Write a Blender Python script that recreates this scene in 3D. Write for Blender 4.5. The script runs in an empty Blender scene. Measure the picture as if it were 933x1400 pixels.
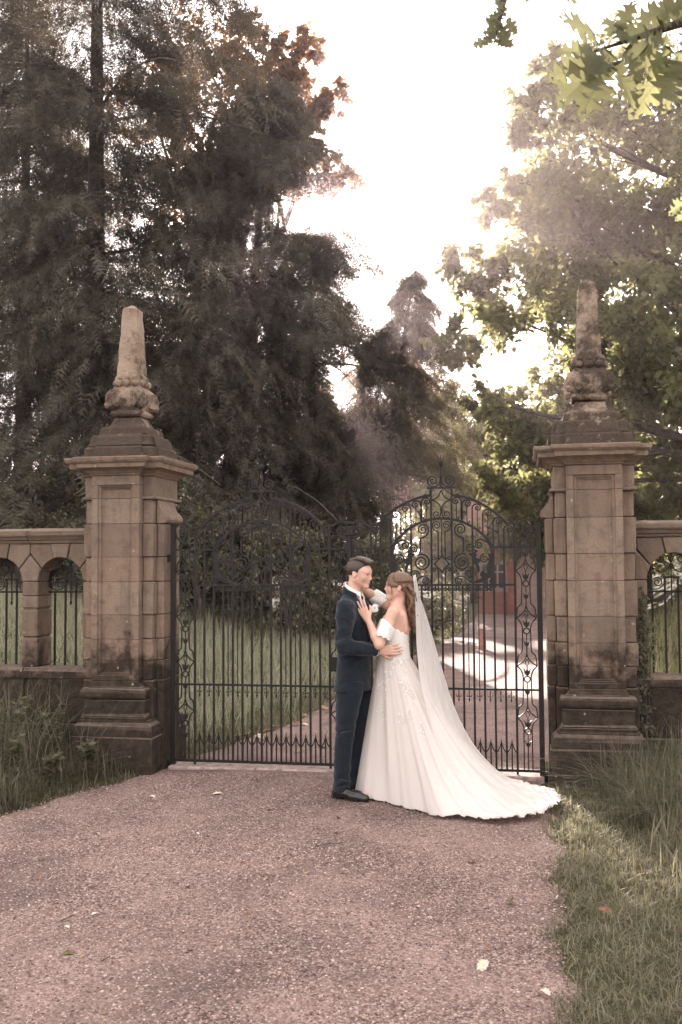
import bpy, bmesh, math, random
import numpy as np
from mathutils import Matrix, Vector
R = math.radians
sc = bpy.context.scene
C = sc.collection
rng = np.random.default_rng(7)
random.seed(7)

# ---------------------------------------------------------------- camera
YAW, PITCH, ROLL = 0.1821, 0.049, -0.0066
CAM = np.array([1.4671, -8.3836, 1.8])
def cam_axes():
    cy, sy, cp, sp = math.cos(YAW), math.sin(YAW), math.cos(PITCH), math.sin(PITCH)
    fw = np.array([-sy*cp, cy*cp, sp]); rt = np.array([cy, sy, 0.0]); up = np.cross(rt, fw)
    c, s = math.cos(ROLL), math.sin(ROLL)
    return c*rt + s*up, c*up - s*rt, fw
_rt, _up, _fw = cam_axes()
cd = bpy.data.cameras.new('camera'); cam = bpy.data.objects.new('camera', cd); C.objects.link(cam)
M = Matrix.Identity(4)
for i in range(3):
    M[i][0], M[i][1], M[i][2], M[i][3] = _rt[i], _up[i], -_fw[i], CAM[i]
cam.matrix_world = M
cd.sensor_fit = 'HORIZONTAL'; cd.sensor_width = 24.0; cd.lens = 24.0*1361/933
cd.clip_start = 0.05; cd.clip_end = 2000
sc.camera = cam
cd.dof.use_dof = True; cd.dof.focus_distance = 7.6; cd.dof.aperture_fstop = 5.6

# ---------------------------------------------------------------- light
SUN_AZ, SUN_EL = -15.5, 19.0            # degrees: azimuth left of +y, elevation
sdir = np.array([math.sin(R(SUN_AZ))*math.cos(R(SUN_EL)), math.cos(R(SUN_AZ))*math.cos(R(SUN_EL)), math.sin(R(SUN_EL))])
w = bpy.data.worlds.new('World'); sc.world = w; w.use_nodes = True
nt = w.node_tree; nt.nodes.clear()
sky = nt.nodes.new('ShaderNodeTexSky'); sky.sky_type = 'NISHITA'; sky.sun_disc = False
sky.sun_elevation = R(SUN_EL); sky.sun_rotation = R(SUN_AZ); sky.air_density = 1.0; sky.dust_density = 2.0; sky.ozone_density = 1.0
hsv = nt.nodes.new('ShaderNodeHueSaturation'); hsv.inputs['Saturation'].default_value = 0.18
tint = nt.nodes.new('ShaderNodeMixRGB'); tint.blend_type = 'MULTIPLY'; tint.inputs[0].default_value = 1.0
tint.inputs[2].default_value = (1.0, 0.945, 0.93, 1)
# a thin bright veil of cloud over the whole sky
tc = nt.nodes.new('ShaderNodeTexCoord'); cn = nt.nodes.new('ShaderNodeTexNoise'); cn.inputs['Scale'].default_value = 2.2; cn.inputs['Detail'].default_value = 5
cr_ = nt.nodes.new('ShaderNodeValToRGB'); cr_.color_ramp.elements[0].position = .3; cr_.color_ramp.elements[0].color = (5.2, 4.93, 4.86, 1); cr_.color_ramp.elements[1].position = .7; cr_.color_ramp.elements[1].color = (6.6, 6.28, 6.2, 1)
veil = nt.nodes.new('ShaderNodeMixRGB'); veil.inputs[0].default_value = .66
nt.links.new(tc.outputs['Generated'], cn.inputs['Vector']); nt.links.new(cn.outputs['Fac'], cr_.inputs[0])
bg = nt.nodes.new('ShaderNodeBackground'); bg.inputs[1].default_value = 0.10
wo = nt.nodes.new('ShaderNodeOutputWorld')
nt.links.new(sky.outputs[0], hsv.inputs['Color']); nt.links.new(hsv.outputs[0], tint.inputs[1])
nt.links.new(tint.outputs[0], veil.inputs[1]); nt.links.new(cr_.outputs[0], veil.inputs[2]); nt.links.new(veil.outputs[0], bg.inputs[0]); nt.links.new(bg.outputs[0], wo.inputs[0])
sl = bpy.data.lights.new('sun', 'SUN'); sl.energy = 5.0; sl.angle = R(0.5); sl.color = (1.0, 0.89, 0.79)
so = bpy.data.objects.new('sun', sl); C.objects.link(so)
so.rotation_euler = Vector(sdir).to_track_quat('Z', 'Y').to_euler()
so.location = (-20, 60, 40)
vs = sc.view_settings
sc.display_settings.display_device = 'sRGB'
vs.view_transform = 'Standard'; vs.look = 'None'; vs.gamma = 1.0; vs.use_curve_mapping = False
vs.exposure = 2.45
sc.cycles.use_denoising = True
sc.cycles.max_bounces = 8; sc.cycles.diffuse_bounces = 3; sc.cycles.glossy_bounces = 2
sc.cycles.transmission_bounces = 4; sc.cycles.transparent_max_bounces = 12; sc.cycles.volume_bounces = 0
sc.cycles.sample_clamp_indirect = 6.0
sc.cycles.caustics_reflective = False; sc.cycles.caustics_refractive = False

# ---------------------------------------------------------------- helpers
def link_mesh(name, me, mat=None, parent=None, smooth=False):
    o = bpy.data.objects.new(name, me); C.objects.link(o)
    if mat is not None: me.materials.append(mat)
    if parent is not None: o.parent = parent
    if smooth:
        me.polygons.foreach_set('use_smooth', np.ones(len(me.polygons), bool))
    return o

def np_mesh(name, V, F, mat=None, parent=None, smooth=False, cols=None):
    """V (n,3) array, F (m,k) int array of equal-sized faces"""
    V = np.asarray(V, np.float32); F = np.asarray(F, np.int32)
    me = bpy.data.meshes.new(name)
    m, k = F.shape
    me.vertices.add(len(V)); me.vertices.foreach_set('co', V.ravel())
    me.loops.add(m*k); me.loops.foreach_set('vertex_index', F.ravel())
    me.polygons.add(m); me.polygons.foreach_set('loop_start', np.arange(0, m*k, k, dtype=np.int32))
    me.update(calc_edges=True)
    if cols is not None:
        a = me.attributes.new('tone', 'FLOAT', 'POINT'); a.data.foreach_set('value', np.asarray(cols, np.float32))
    return link_mesh(name, me, mat, parent, smooth)

class MB:
    """collects solid pieces; build() links them as one mesh object"""
    def __init__(s): s.v = []; s.f = []
    def add(s, V, F):
        o = len(s.v); s.v += [tuple(map(float, p)) for p in V]; s.f += [tuple(int(i)+o for i in f) for f in F]; return s
    def box(s, x0, x1, y0, y1, z0, z1):
        if x0 > x1: x0, x1 = x1, x0
        V = [(x, y, z) for z in (z0, z1) for y in (y0, y1) for x in (x0, x1)]
        return s.add(V, [(0,2,3,1),(4,5,7,6),(0,1,5,4),(2,6,7,3),(0,4,6,2),(1,3,7,5)])
    def frustum(s, c0, h0, z0, c1, h1, z1):
        V = []
        for (cx, cy), (hx, hy), z in ((c0, h0, z0), (c1, h1, z1)):
            V += [(cx-hx, cy-hy, z), (cx+hx, cy-hy, z), (cx+hx, cy+hy, z), (cx-hx, cy+hy, z)]
        return s.add(V, [(3,2,1,0),(4,5,6,7)] + [(i, (i+1) % 4, 4+(i+1) % 4, 4+i) for i in range(4)])
    def loft(s, rings, cap=True):
        n = len(rings[0]); o = []
        V = [p for r in rings for p in r]; F = []
        for a in range(len(rings)-1):
            for i in range(n):
                j = (i+1) % n
                F.append((a*n+i, a*n+j, (a+1)*n+j, (a+1)*n+i))
        if cap:
            F.append(tuple(range(n-1, -1, -1))); F.append(tuple((len(rings)-1)*n+i for i in range(n)))
        return s.add(V, F)
    def prism_z(s, poly, z0, z1):                   # poly in (x,y)
        return s.loft([[(x, y, z0) for x, y in poly], [(x, y, z1) for x, y in poly]])
    def prism_y(s, poly, y0, y1):                   # poly in (x,z)
        return s.loft([[(x, y0, z) for x, z in poly], [(x, y1, z) for x, z in poly]])
    def prism_x(s, poly, x0, x1):                   # poly in (y,z)
        return s.loft([[(x0, y, z) for y, z in poly], [(x1, y, z) for y, z in poly]])
    def ribbon(s, pts, w, d, y=0.0, w1=None):
        """flat iron bar swept along a path in the (x,z) plane, w wide in plane, d deep in y"""
        P = np.asarray(pts, float); n = len(P)
        if n < 2: return s
        t = np.gradient(P, axis=0); t /= (np.linalg.norm(t, axis=1, keepdims=True) + 1e-9)
        nr = np.stack([-t[:, 1], t[:, 0]], 1)
        ww = np.linspace(w, w if w1 is None else w1, n)[:, None]/2
        A = P + nr*ww; B = P - nr*ww
        rings = [[(A[i, 0], y-d/2, A[i, 1]), (B[i, 0], y-d/2, B[i, 1]), (B[i, 0], y+d/2, B[i, 1]), (A[i, 0], y+d/2, A[i, 1])] for i in range(n)]
        return s.loft(rings)
    def tube(s, pts, rad, n=6):
        P = np.asarray(pts, float); m = len(P)
        rad = np.broadcast_to(np.asarray(rad, float), (m,))
        t = np.gradient(P, axis=0); t /= (np.linalg.norm(t, axis=1, keepdims=True)+1e-9)
        ref = np.array([0.0, 0, 1]) if abs(t[0][2]) < .9 else np.array([1.0, 0, 0])
        rings = []
        u = np.cross(t[0], ref); u /= np.linalg.norm(u)
        for i in range(m):
            u = u - t[i]*(u@t[i]); u /= (np.linalg.norm(u)+1e-9); v = np.cross(t[i], u)
            rings.append([tuple(P[i] + rad[i]*(math.cos(a)*u + math.sin(a)*v)) for a in np.linspace(0, 2*math.pi, n, endpoint=False)])
        return s.loft(rings)
    def lathe(s, prof, cx=0, cy=0, n=12):           # prof [(r,z)]
        rings = [[(cx+r*math.cos(a), cy+r*math.sin(a), z) for a in np.linspace(0, 2*math.pi, n, endpoint=False)] for r, z in prof]
        return s.loft(rings)
    def build(s, name, mat, parent=None, smooth=False, bevel=0.0, seg=1, jitter=0.0, origin=None):
        me = bpy.data.meshes.new(name)
        V = np.array(s.v)
        if origin is not None: V = V - np.asarray(origin)
        me.from_pydata([tuple(p) for p in V], [], s.f)
        bm = bmesh.new(); bm.from_mesh(me)
        bmesh.ops.recalc_face_normals(bm, faces=bm.faces)
        if bevel > 0:
            es = [e for e in bm.edges if len(e.link_faces) == 2 and e.calc_face_angle(0) > 0.5]
            bmesh.ops.bevel(bm, geom=es, offset=bevel, segments=seg, affect='EDGES', profile=0.6, clamp_overlap=True)
        if jitter > 0:
            for v in bm.verts: v.co += Vector((random.uniform(-1, 1), random.uniform(-1, 1), random.uniform(-1, 1)))*jitter
        bm.to_mesh(me); bm.free()
        return link_mesh(name, me, mat, parent, smooth)

def thing(name, label, cat, loc=(0, 0, 0), rz=0.0, group=None):
    o = bpy.data.objects.new(name, None); C.objects.link(o); o.location = loc; o.rotation_euler = (0, 0, rz)
    o.empty_display_size = 0.2
    return tag(o, label, cat, group)
def tag(o, label, cat, group=None):
    o['label'] = label; o['category'] = cat
    if group: o['group'] = group
    return o
def stuff(o, label=None, cat=None):
    o['kind'] = 'stuff'
    if label: o['label'] = label
    if cat: o['category'] = cat
    return o
def structure(o): o['kind'] = 'structure'; return o

def smooth_path(pts, k=6):
    """Catmull-Rom through points"""
    P = np.asarray(pts, float)
    if len(P) < 3: return P
    Q = np.vstack([2*P[0]-P[1], P, 2*P[-1]-P[-2]]); out = []
    for i in range(1, len(Q)-2):
        for t in np.linspace(0, 1, k, endpoint=False):
            a, b, c, d = Q[i-1], Q[i], Q[i+1], Q[i+2]
            out.append(0.5*((2*b)+(-a+c)*t+(2*a-5*b+4*c-d)*t*t+(-a+3*b-3*c+d)*t**3))
    out.append(P[-1]); return np.array(out)
def spiral(cx, cz, r0, a0, turns, r1=None, n=None):
    """spiral inwards from radius r0 at angle a0 (deg); turns signed"""
    n = n or int(abs(turns)*16)+3
    a = np.radians(a0) + np.linspace(0, 2*math.pi*turns, n)
    r = np.linspace(r0, r0*0.2 if r1 is None else r1, n)
    return np.stack([cx+r*np.cos(a), cz+r*np.sin(a)], 1)

# ---------------------------------------------------------------- materials
class NT:
    def __init__(s, name):
        s.m = bpy.data.materials.new(name); s.m.use_nodes = True; s.t = s.m.node_tree; s.t.nodes.clear()
        s.out = s.t.nodes.new('ShaderNodeOutputMaterial')
    def n(s, typ, ins=None, **props):
        nd = s.t.nodes.new(typ)
        for k, v in props.items(): setattr(nd, k, v)
        for k, v in (ins or {}).items():
            i = nd.inputs[k]
            if hasattr(v, 'is_output'): s.t.links.new(v, i)
            else: i.default_value = v
        return nd
    def rgb(s, c): return (c[0], c[1], c[2], 1)
    def pos(s):
        if not hasattr(s, '_p'): s._p = s.n('ShaderNodeNewGeometry')
        return s._p.outputs['Position']
    def noise(s, scale, detail=4, rough=.55, vec=None, dist=0.0):
        return s.n('ShaderNodeTexNoise', {'Vector': vec or s.pos(), 'Scale': scale, 'Detail': detail, 'Roughness': rough, 'Distortion': dist}).outputs['Fac']
    def ramp(s, fac, stops):
        r = s.n('ShaderNodeValToRGB', {'Fac': fac}); e = r.color_ramp.elements
        while len(e) < len(stops): e.new(0.5)
        for k, (p, c) in enumerate(stops):
            e[k].position = p; e[k].color = s.rgb(c) if hasattr(c, '__len__') else (c, c, c, 1)
        return r.outputs[0]
    def mix(s, fac, a, b, blend='MIX'):
        q = s.n('ShaderNodeMixRGB', {'Fac': fac}, blend_type=blend)
        for k, v in (('Color1', a), ('Color2', b)):
            if hasattr(v, 'is_output'): s.t.links.new(v, q.inputs[k])
            else: q.inputs[k].default_value = s.rgb(v)
        return q.outputs[0]
    def math(s, op, a, b=0.0, c=None):
        q = s.n('ShaderNodeMath', {0: a, 1: b}, operation=op)
        return q.outputs[0]
    def bump(s, h, strength=.5, dist=.01, normal=None):
        d = {'Height': h, 'Strength': strength, 'Distance': dist}
        if normal is not None: d['Normal'] = normal
        return s.n('ShaderNodeBump', d).outputs[0]
    def bsdf(s, col, rough=.8, normal=None, metal=0.0, spec=0.3, **kw):
        d = {'Roughness': rough, 'Metallic': metal, 'Specular IOR Level': spec}
        b = s.n('ShaderNodeBsdfPrincipled', d)
        if hasattr(col, 'is_output'): s.t.links.new(col, b.inputs['Base Color'])
        else: b.inputs['Base Color'].default_value = s.rgb(col)
        if normal is not None: s.t.links.new(normal, b.inputs['Normal'])
        for k, v in kw.items(): b.inputs[k.replace('_', ' ')].default_value = v
        return b
    def done(s, sh):
        s.t.links.new(sh.outputs[0] if hasattr(sh, 'outputs') else sh, s.out.inputs['Surface']); return s.m

def stone_material(name, stain=0.5, base=(.250, .193, .146)):
    """buff limestone; dark algae patches climb from the foot, lichen rounds, black weathering on upward ledges"""
    t = NT(name)
    oi = t.n('ShaderNodeObjectInfo').outputs['Random']
    dark = tuple(c*.72 for c in base); pink = (base[0]*1.12, base[1]*1.0, base[2]*.98)
    c = t.mix(t.ramp(t.noise(2.2, 5), [(.35, 0), (.68, 1)]), dark, pink)
    c = t.mix(.42, c, t.ramp(oi, [(0, tuple(x*.6 for x in base)), (.5, (base[0]*1.05, base[1]*.95, base[2]*.9)), (1, tuple(x*1.3 for x in base))]))
    c = t.mix(t.ramp(t.noise(55, 3), [(.4, 0), (.75, .35)]), c, tuple(x*.55 for x in base))
    c = t.mix(t.ramp(t.noise(9, 6, .7), [(.50, 0), (.64, .55)]), c, (.115, .085, .066))
    # rain streaks: noise stretched down the face
    mp = t.n('ShaderNodeMapping', {'Vector': t.pos(), 'Scale': (1, 1, .09)})
    st = t.n('ShaderNodeTexNoise', {'Vector': mp.outputs[0], 'Scale': 17.0, 'Detail': 4.0}).outputs['Fac']
    c = t.mix(t.ramp(st, [(.52, 0), (.70, .5)]), c, (.10, .074, .058))
    sep = t.n('ShaderNodeSeparateXYZ', {0: t.pos()})
    z = sep.outputs['Z']
    # algae: world height plus noise, crisp patches
    nz = t.noise(5.0, 7, .68)
    h = t.math('ADD', z, t.math('MULTIPLY', nz, -1.5))
    low = t.n('ShaderNodeMapRange', {0: h, 1: -.22 + .35*stain, 2: .06 + .35*stain, 3: 1.0, 4: 0.0}).outputs[0]
    c = t.mix(t.math('MULTIPLY', low, .9), c, t.mix(t.ramp(t.noise(14, 6, .7), [(.35, 0), (.7, 1)]), (.007, .0055, .0045), (.055, .042, .031)))
    nrm = t.n('ShaderNodeSeparateXYZ', {0: t._p.outputs['Normal']}).outputs['Z']
    up = t.n('ShaderNodeMapRange', {0: t.math('ADD', nrm, t.math('MULTIPLY', t.noise(11, 5), .5)), 1: .55, 2: .95}).outputs[0]
    c = t.mix(t.math('MULTIPLY', up, .75), c, t.mix(t.noise(24, 4), (.06, .045, .036), (.3, .23, .18)))
    # lichen rounds
    vo = t.n('ShaderNodeTexVoronoi', {'Vector': t.pos(), 'Scale': 13.0, 'Randomness': 1.0})
    sp = t.ramp(t.math('ADD', vo.outputs['Distance'], t.math('MULTIPLY', t.noise(60, 3), .16)), [(.20, 1), (.25, 0)])
    pick = t.math('GREATER_THAN', t.n('ShaderNodeSeparateXYZ', {0: vo.outputs['Color']}).outputs[0], .86)
    c = t.mix(t.math('MULTIPLY', t.math('MULTIPLY', sp, pick), .55), c, (.42, .38, .31))
    hgt = t.math('ADD', t.math('MULTIPLY', t.noise(120, 3), .6), t.math('MULTIPLY', t.noise(18, 6, .7), 1.2))
    return t.done(t.bsdf(c, .92, t.bump(hgt, .8, .014), spec=.15))

def weathered_cap_material(name):
    """the pinnacle stone: buff, heavily patched with black and brown lichen"""
    t = NT(name)
    c = t.mix(t.ramp(t.noise(4, 5), [(.35, 0), (.65, 1)]), (.25, .18, .13), (.38, .29, .22))
    n1 = t.noise(3.2, 8, .72)
    sep = t.n('ShaderNodeSeparateXYZ', {0: t.pos()}).outputs['Z']
    h = t.n('ShaderNodeMapRange', {0: sep, 1: 2.70, 2: 3.10, 3: .36, 4: .02}).outputs[0]
    xr_ = t.n('ShaderNodeMapRange', {0: t.n('ShaderNodeSeparateXYZ', {0: t.pos()}).outputs['X'], 1: -1.0, 2: 1.0, 3: .045, 4: .07}).outputs[0]
    m = t.ramp(t.math('ADD', t.math('ADD', n1, h), xr_), [(.53, 0), (.64, .9)])
    c = t.mix(m, c, t.mix(t.noise(30, 4), (.018, .014, .012), (.095, .070, .054)))
    wh = t.ramp(t.noise(9, 5, .65), [(.62, 0), (.70, .7)])
    c = t.mix(wh, c, (.42, .36, .3))
    hgt = t.math('ADD', t.math('MULTIPLY', t.noise(70, 4), .8), t.noise(22, 6, .75))
    return t.done(t.bsdf(c, .95, t.bump(hgt, .9, .02), spec=.12))

def leaf_material(name, dark, light, trans, tfac=.45, rough=.55):
    t = NT(name)
    tone = t.n('ShaderNodeAttribute', attribute_name='tone').outputs['Fac']
    c = t.mix(tone, dark, light)
    c2 = t.mix(tone, tuple(x*.75 for x in trans), trans)
    d = t.bsdf(c, rough, spec=.35)
    tr = t.n('ShaderNodeBsdfTranslucent', {'Color': c2})
    mx = t.n('ShaderNodeMixShader', {0: tfac, 1: d.outputs[0], 2: tr.outputs[0]})
    return t.done(mx)

def plain(name, col, rough=.6, metal=0.0, spec=.4, nscale=None, namp=.25, bump=0.0, bscale=200):
    t = NT(name); c = col
    if nscale: c = t.mix(t.ramp(t.noise(nscale, 4), [(.3, 0), (.7, 1)]), tuple(x*(1-namp) for x in col), tuple(min(1, x*(1+namp)) for x in col))
    nm = t.bump(t.noise(bscale, 3), bump, .002) if bump else None
    return t.done(t.bsdf(c, rough, nm, metal, spec))

MAT = {}
MAT['stone'] = stone_material('buff_limestone', 1.0)
MAT['stone_wall'] = stone_material('wall_limestone', .75, (.205, .158, .119))
MAT['cap'] = weathered_cap_material('weathered_limestone')
MAT['mortar'] = plain('mortar', (.10, .075, .055), .95, nscale=20)
MAT['iron'] = plain('wrought_iron', (.010, .0075, .0065), .5, 0.0, .3, nscale=30, namp=.5, bump=.35, bscale=260)
MAT['bark'] = plain('bark', (.075, .058, .045), .9, nscale=9, namp=.5, bump=.8, bscale=25)
MAT['twig'] = plain('twig', (.055, .035, .026), .85, nscale=40, namp=.4)
MAT['brick'] = plain('brick_red', (.42, .15, .10), .9, nscale=6, namp=.3, bump=.5, bscale=60)
MAT['brick_dark'] = plain('brick_brown', (.25, .115, .085), .9, nscale=12, namp=.35, bump=.5, bscale=60)
MAT['dressing'] = plain('window_stone', (.45, .37, .29), .85, nscale=7)
MAT['glass'] = plain('window_glass', (.02, .022, .025), .06, 0, .6)
MAT['roof'] = plain('roof_tile', (.16, .075, .055), .9, nscale=8)
# ================================================================ TERRAIN AND DRIVE
def sstep(a, b, x):
    t = np.clip((np.asarray(x, float)-a)/(b-a), 0, 1); return t*t*(3-2*t)
_LY = np.array([-12, -6, -3.2, -1.65, -.9, -.18, .3, 1.06, 1.7, 2.44, 4.5, 6.5, 9.5, 13.2, 16.5, 30])
_LX = np.array([-4.6, -3.4, -2.75, -2.3, -2.03, -1.74, -1.62, -1.5, -1.36, -1.14, -1.06, -1.08, -.85, -.42, -.15, -.1])
_RY = np.array([-12, -5, -3.6, -2.5, -1.77, -1.1, -.5, .3, 2, 5, 9, 14, 30])
_RX = np.array([1.6, 1.67, 1.69, 1.68, 1.70, 1.68, 1.62, 1.62, 1.85, 2.25, 2.8, 3.4, 4.4])
def xl(y): return np.interp(y, _LY, _LX) + .03*np.sin(np.asarray(y)*7.3) + .02*np.sin(np.asarray(y)*17.1)
def xr(y): return np.interp(y, _RY, _RX) + .035*np.sin(np.asarray(y)*6.1+1) + .022*np.sin(np.asarray(y)*15.3)
def terrain(x, y):
    x = np.asarray(x, float); y = np.asarray(y, float)
    dl = np.clip(xl(y)-x, 0, None); dr = np.clip(x-xr(y), 0, None)
    front = 1-sstep(-.1, .6, y)
    z = -.012 + 0*x
    z = z + front*(.05*sstep(0, .25, dl) + .16*sstep(.1, 1.6, dl))
    z = z + front*(.035*sstep(0, .2, dr) + .12*sstep(.3, 1.3, dr))
    back = 1-front
    z = z + back*(.03*sstep(0, .3, dl) + 1.15*sstep(.2, 7.5, dl)*sstep(1.0, 4.0, y))
    z = z + back*sstep(1.0, 3.0, dr)*.046*np.clip(y-4, 0, 40)
    z = z + .012*np.sin(x*3.1+y*1.7)*np.sin(y*2.3)*(sstep(0, .5, dl)+sstep(0, .5, dr))
    return z
gx = np.unique(np.concatenate([np.linspace(-200, -12, 14), np.linspace(-12, -4, 40), np.linspace(-4, 6, 160), np.linspace(6, 16, 40), np.linspace(16, 200, 14)]))
gy = np.unique(np.concatenate([np.linspace(-120, -12, 8), np.linspace(-12, -5, 24), np.linspace(-5, 4, 150), np.linspace(4, 32, 110), np.linspace(32, 300, 14)]))
X, Y = np.meshgrid(gx, gy); Z = terrain(X, Y)
def grid_faces(r, c):
    i = np.arange((r-1)*c).reshape(r-1, c)[:, :-1].ravel()
    return np.stack([i, i+1, i+c+1, i+c], 1)
t = NT('earth_and_turf')
gc = t.mix(t.ramp(t.noise(3.0, 6, .65), [(.35, 0), (.65, 1)]), (.045, .05, .022), (.085, .075, .04))
gc = t.mix(t.ramp(t.noise(26, 5, .7), [(.45, 0), (.7, .7)]), gc, (.12, .09, .055))
MAT['earth'] = t.done(t.bsdf(gc, .95, t.bump(t.noise(60, 5, .7), .8, .02), spec=.1))
structure(np_mesh('ground', np.stack([X.ravel(), Y.ravel(), Z.ravel()], 1), grid_faces(*X.shape), MAT['earth'], smooth=True))

t = NT('rolled_gravel')
vo = t.n('ShaderNodeTexVoronoi', {'Vector': t.pos(), 'Scale': 85.0})
vo2 = t.n('ShaderNodeTexVoronoi', {'Vector': t.pos(), 'Scale': 150.0})
cr = t.n('ShaderNodeSeparateXYZ', {0: vo.outputs['Color']})
gcol = t.ramp(cr.outputs[0], [(0, (.055, .035, .03)), (.35, (.205, .13, .11)), (.7, (.33, .218, .188)), (1, (.52, .40, .355))])
gcol = t.mix(t.ramp(vo2.outputs['Distance'], [(.1, 0), (.6, .55)]), gcol, (.05, .034, .03))
gcol = t.mix(t.ramp(t.noise(1.3, 5, .6), [(.40, 0), (.66, .45)]), gcol, (.37, .255, .22))
gcol = t.mix(t.ramp(t.noise(.8, 6, .65, dist=.6), [(.48, 0), (.62, .62)]), gcol, (.085, .058, .05))
hh = t.math('ADD', t.math('MULTIPLY', vo.outputs['Distance'], -1.0), t.math('MULTIPLY', t.noise(35, 4), .5))
MAT['gravel'] = t.done(t.bsdf(gcol, .85, t.bump(hh, .9, .008), spec=.25))
ys = np.unique(np.concatenate([np.linspace(-12, -5, 20), np.linspace(-5, 3, 120), np.linspace(3, 24.9, 100)]))
cols = np.linspace(0, 1, 36)
a = xl(ys)[:, None]; b = xr(ys)[:, None]
X = a+(b-a)*cols[None]; Y = np.repeat(ys[:, None], 36, 1)
edge = np.minimum(cols, 1-cols)[None]
Z = .004 + .02*sstep(0, .25, edge)*np.ones_like(X) + .004*np.sin(X*2.1+.5)*np.sin(Y*1.3) + np.where(edge == 0, -.03, 0)
structure(np_mesh('gravel_drive', np.stack([X.ravel(), Y.ravel(), Z.ravel()], 1), grid_faces(*X.shape), MAT['gravel'], smooth=True))
def drive_z(x, y): return .024 + .004*np.sin(x*2.1+.5)*np.sin(y*1.3)

# loose stones on the near part of the drive
def rot_random(n, rg=rng):
    q = rg.normal(size=(n, 4)); q /= np.linalg.norm(q, axis=1, keepdims=True)
    w_, x_, y_, z_ = q.T
    return np.stack([np.stack([1-2*(y_*y_+z_*z_), 2*(x_*y_-z_*w_), 2*(x_*z_+y_*w_)], 1),
                     np.stack([2*(x_*y_+z_*w_), 1-2*(x_*x_+z_*z_), 2*(y_*z_-x_*w_)], 1),
                     np.stack([2*(x_*z_-y_*w_), 2*(y_*z_+x_*w_), 1-2*(x_*x_+y_*y_)], 1)], 1)
def scatter(tv, tf, pos, rot, scale):
    """tile a template: pos (n,3), rot (n,3,3) columns = axes, scale (n,) or (n,3)"""
    tv = np.asarray(tv, float); tf = np.asarray(tf, int); n = len(pos)
    scale = np.asarray(scale, float)
    s3 = scale[:, None, None] if scale.ndim == 1 else scale[:, None, :]
    V = np.einsum('nij,nkj->nki', rot, tv[None]*s3) + pos[:, None, :]
    F = tf[None] + (np.arange(n)*len(tv))[:, None, None]
    return V.reshape(-1, 3), F.reshape(-1, tf.shape[1])
octv = np.array([(1, 0, 0), (-1, 0, 0), (0, 1, 0), (0, -1, 0), (0, 0, 1), (0, 0, -1)], float)
octf = np.array([(0, 2, 4), (2, 1, 4), (1, 3, 4), (3, 0, 4), (2, 0, 5), (1, 2, 5), (3, 1, 5), (0, 3, 5)])
def pebbles(n, y0, y1, smin, smax):
    y = y0+(y1-y0)*rng.random(n)**1.15; x0 = np.maximum(xl(y), -2.9)
    x = x0+.02+(xr(y)-.01-x0)*rng.random(n)
    s = smin+(smax-smin)*rng.random(n)**2.2
    ed = np.minimum(x-xl(y), xr(y)-x)/(xr(y)-xl(y)); z = .004+.02*sstep(0, .25, ed)+.004*np.sin(x*2.1+.5)*np.sin(y*1.3)+s*.05-np.where(ed < .012, .03, 0)
    sc3 = np.stack([s*rng.uniform(.7, 1.2, n), s*rng.uniform(.7, 1.2, n), s*rng.uniform(.35, .7, n)], 1)
    ang = rng.random(n)*6.283; tilt = rng.normal(0, .3, n)
    ca, sa, ct, st = np.cos(ang), np.sin(ang), np.cos(tilt), np.sin(tilt)
    rot = np.stack([np.stack([ca, -sa*ct, sa*st], 1), np.stack([sa, ca*ct, -ca*st], 1), np.stack([0*ca, st, ct], 1)], 1)
    V, F = scatter(octv[:5], octf[:4], np.stack([x, y, z], 1), rot, sc3)
    V += rng.normal(0, .0006, V.shape)
    return V, F, np.repeat(rng.random(n), 5)
t = NT('gravel_stones')
tone = t.n('ShaderNodeAttribute', attribute_name='tone').outputs['Fac']
pc = t.ramp(tone, [(0, (.06, .038, .033)), (.4, (.20, .126, .107)), (.78, (.34, .23, .198)), (1, (.44, .34, .30))])
MAT['pebble'] = t.done(t.bsdf(pc, .75, spec=.3))
parts = [pebbles(50000, -5.4, -2.2, .004, .0100), pebbles(22000, -2.6, -.2, .0045, .0095)]
off = 0; VV, FF, TT = [], [], []
for v, f, c in parts:
    VV.append(v); FF.append(f+off); TT.append(c); off += len(v)
stuff(np_mesh('loose_gravel', np.vstack(VV), np.vstack(FF), MAT['pebble'], cols=np.concatenate(TT)), 'loose pinkish gravel lying over the front of the drive', 'gravel')

# threshold under the gate
g = thing('gate_threshold', 'long flat stone threshold strip under the iron gates', 'threshold', (0, 0, 0))
for i, (x0, x1) in enumerate(((-1.60, -.82), (-.815, -.02), (-.015, .8), (.805, 1.60))):
    MB().box(x0, x1, -.10+.008*i, .16, -.05, .036+.002*(i % 2)).build('kerb_stone', plain('threshold_stone', (.33, .25, .22), .95, nscale=18, namp=.4, bump=.7, bscale=90) if i == 0 else bpy.data.materials['threshold_stone'], g, bevel=.008, jitter=.002)

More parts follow.
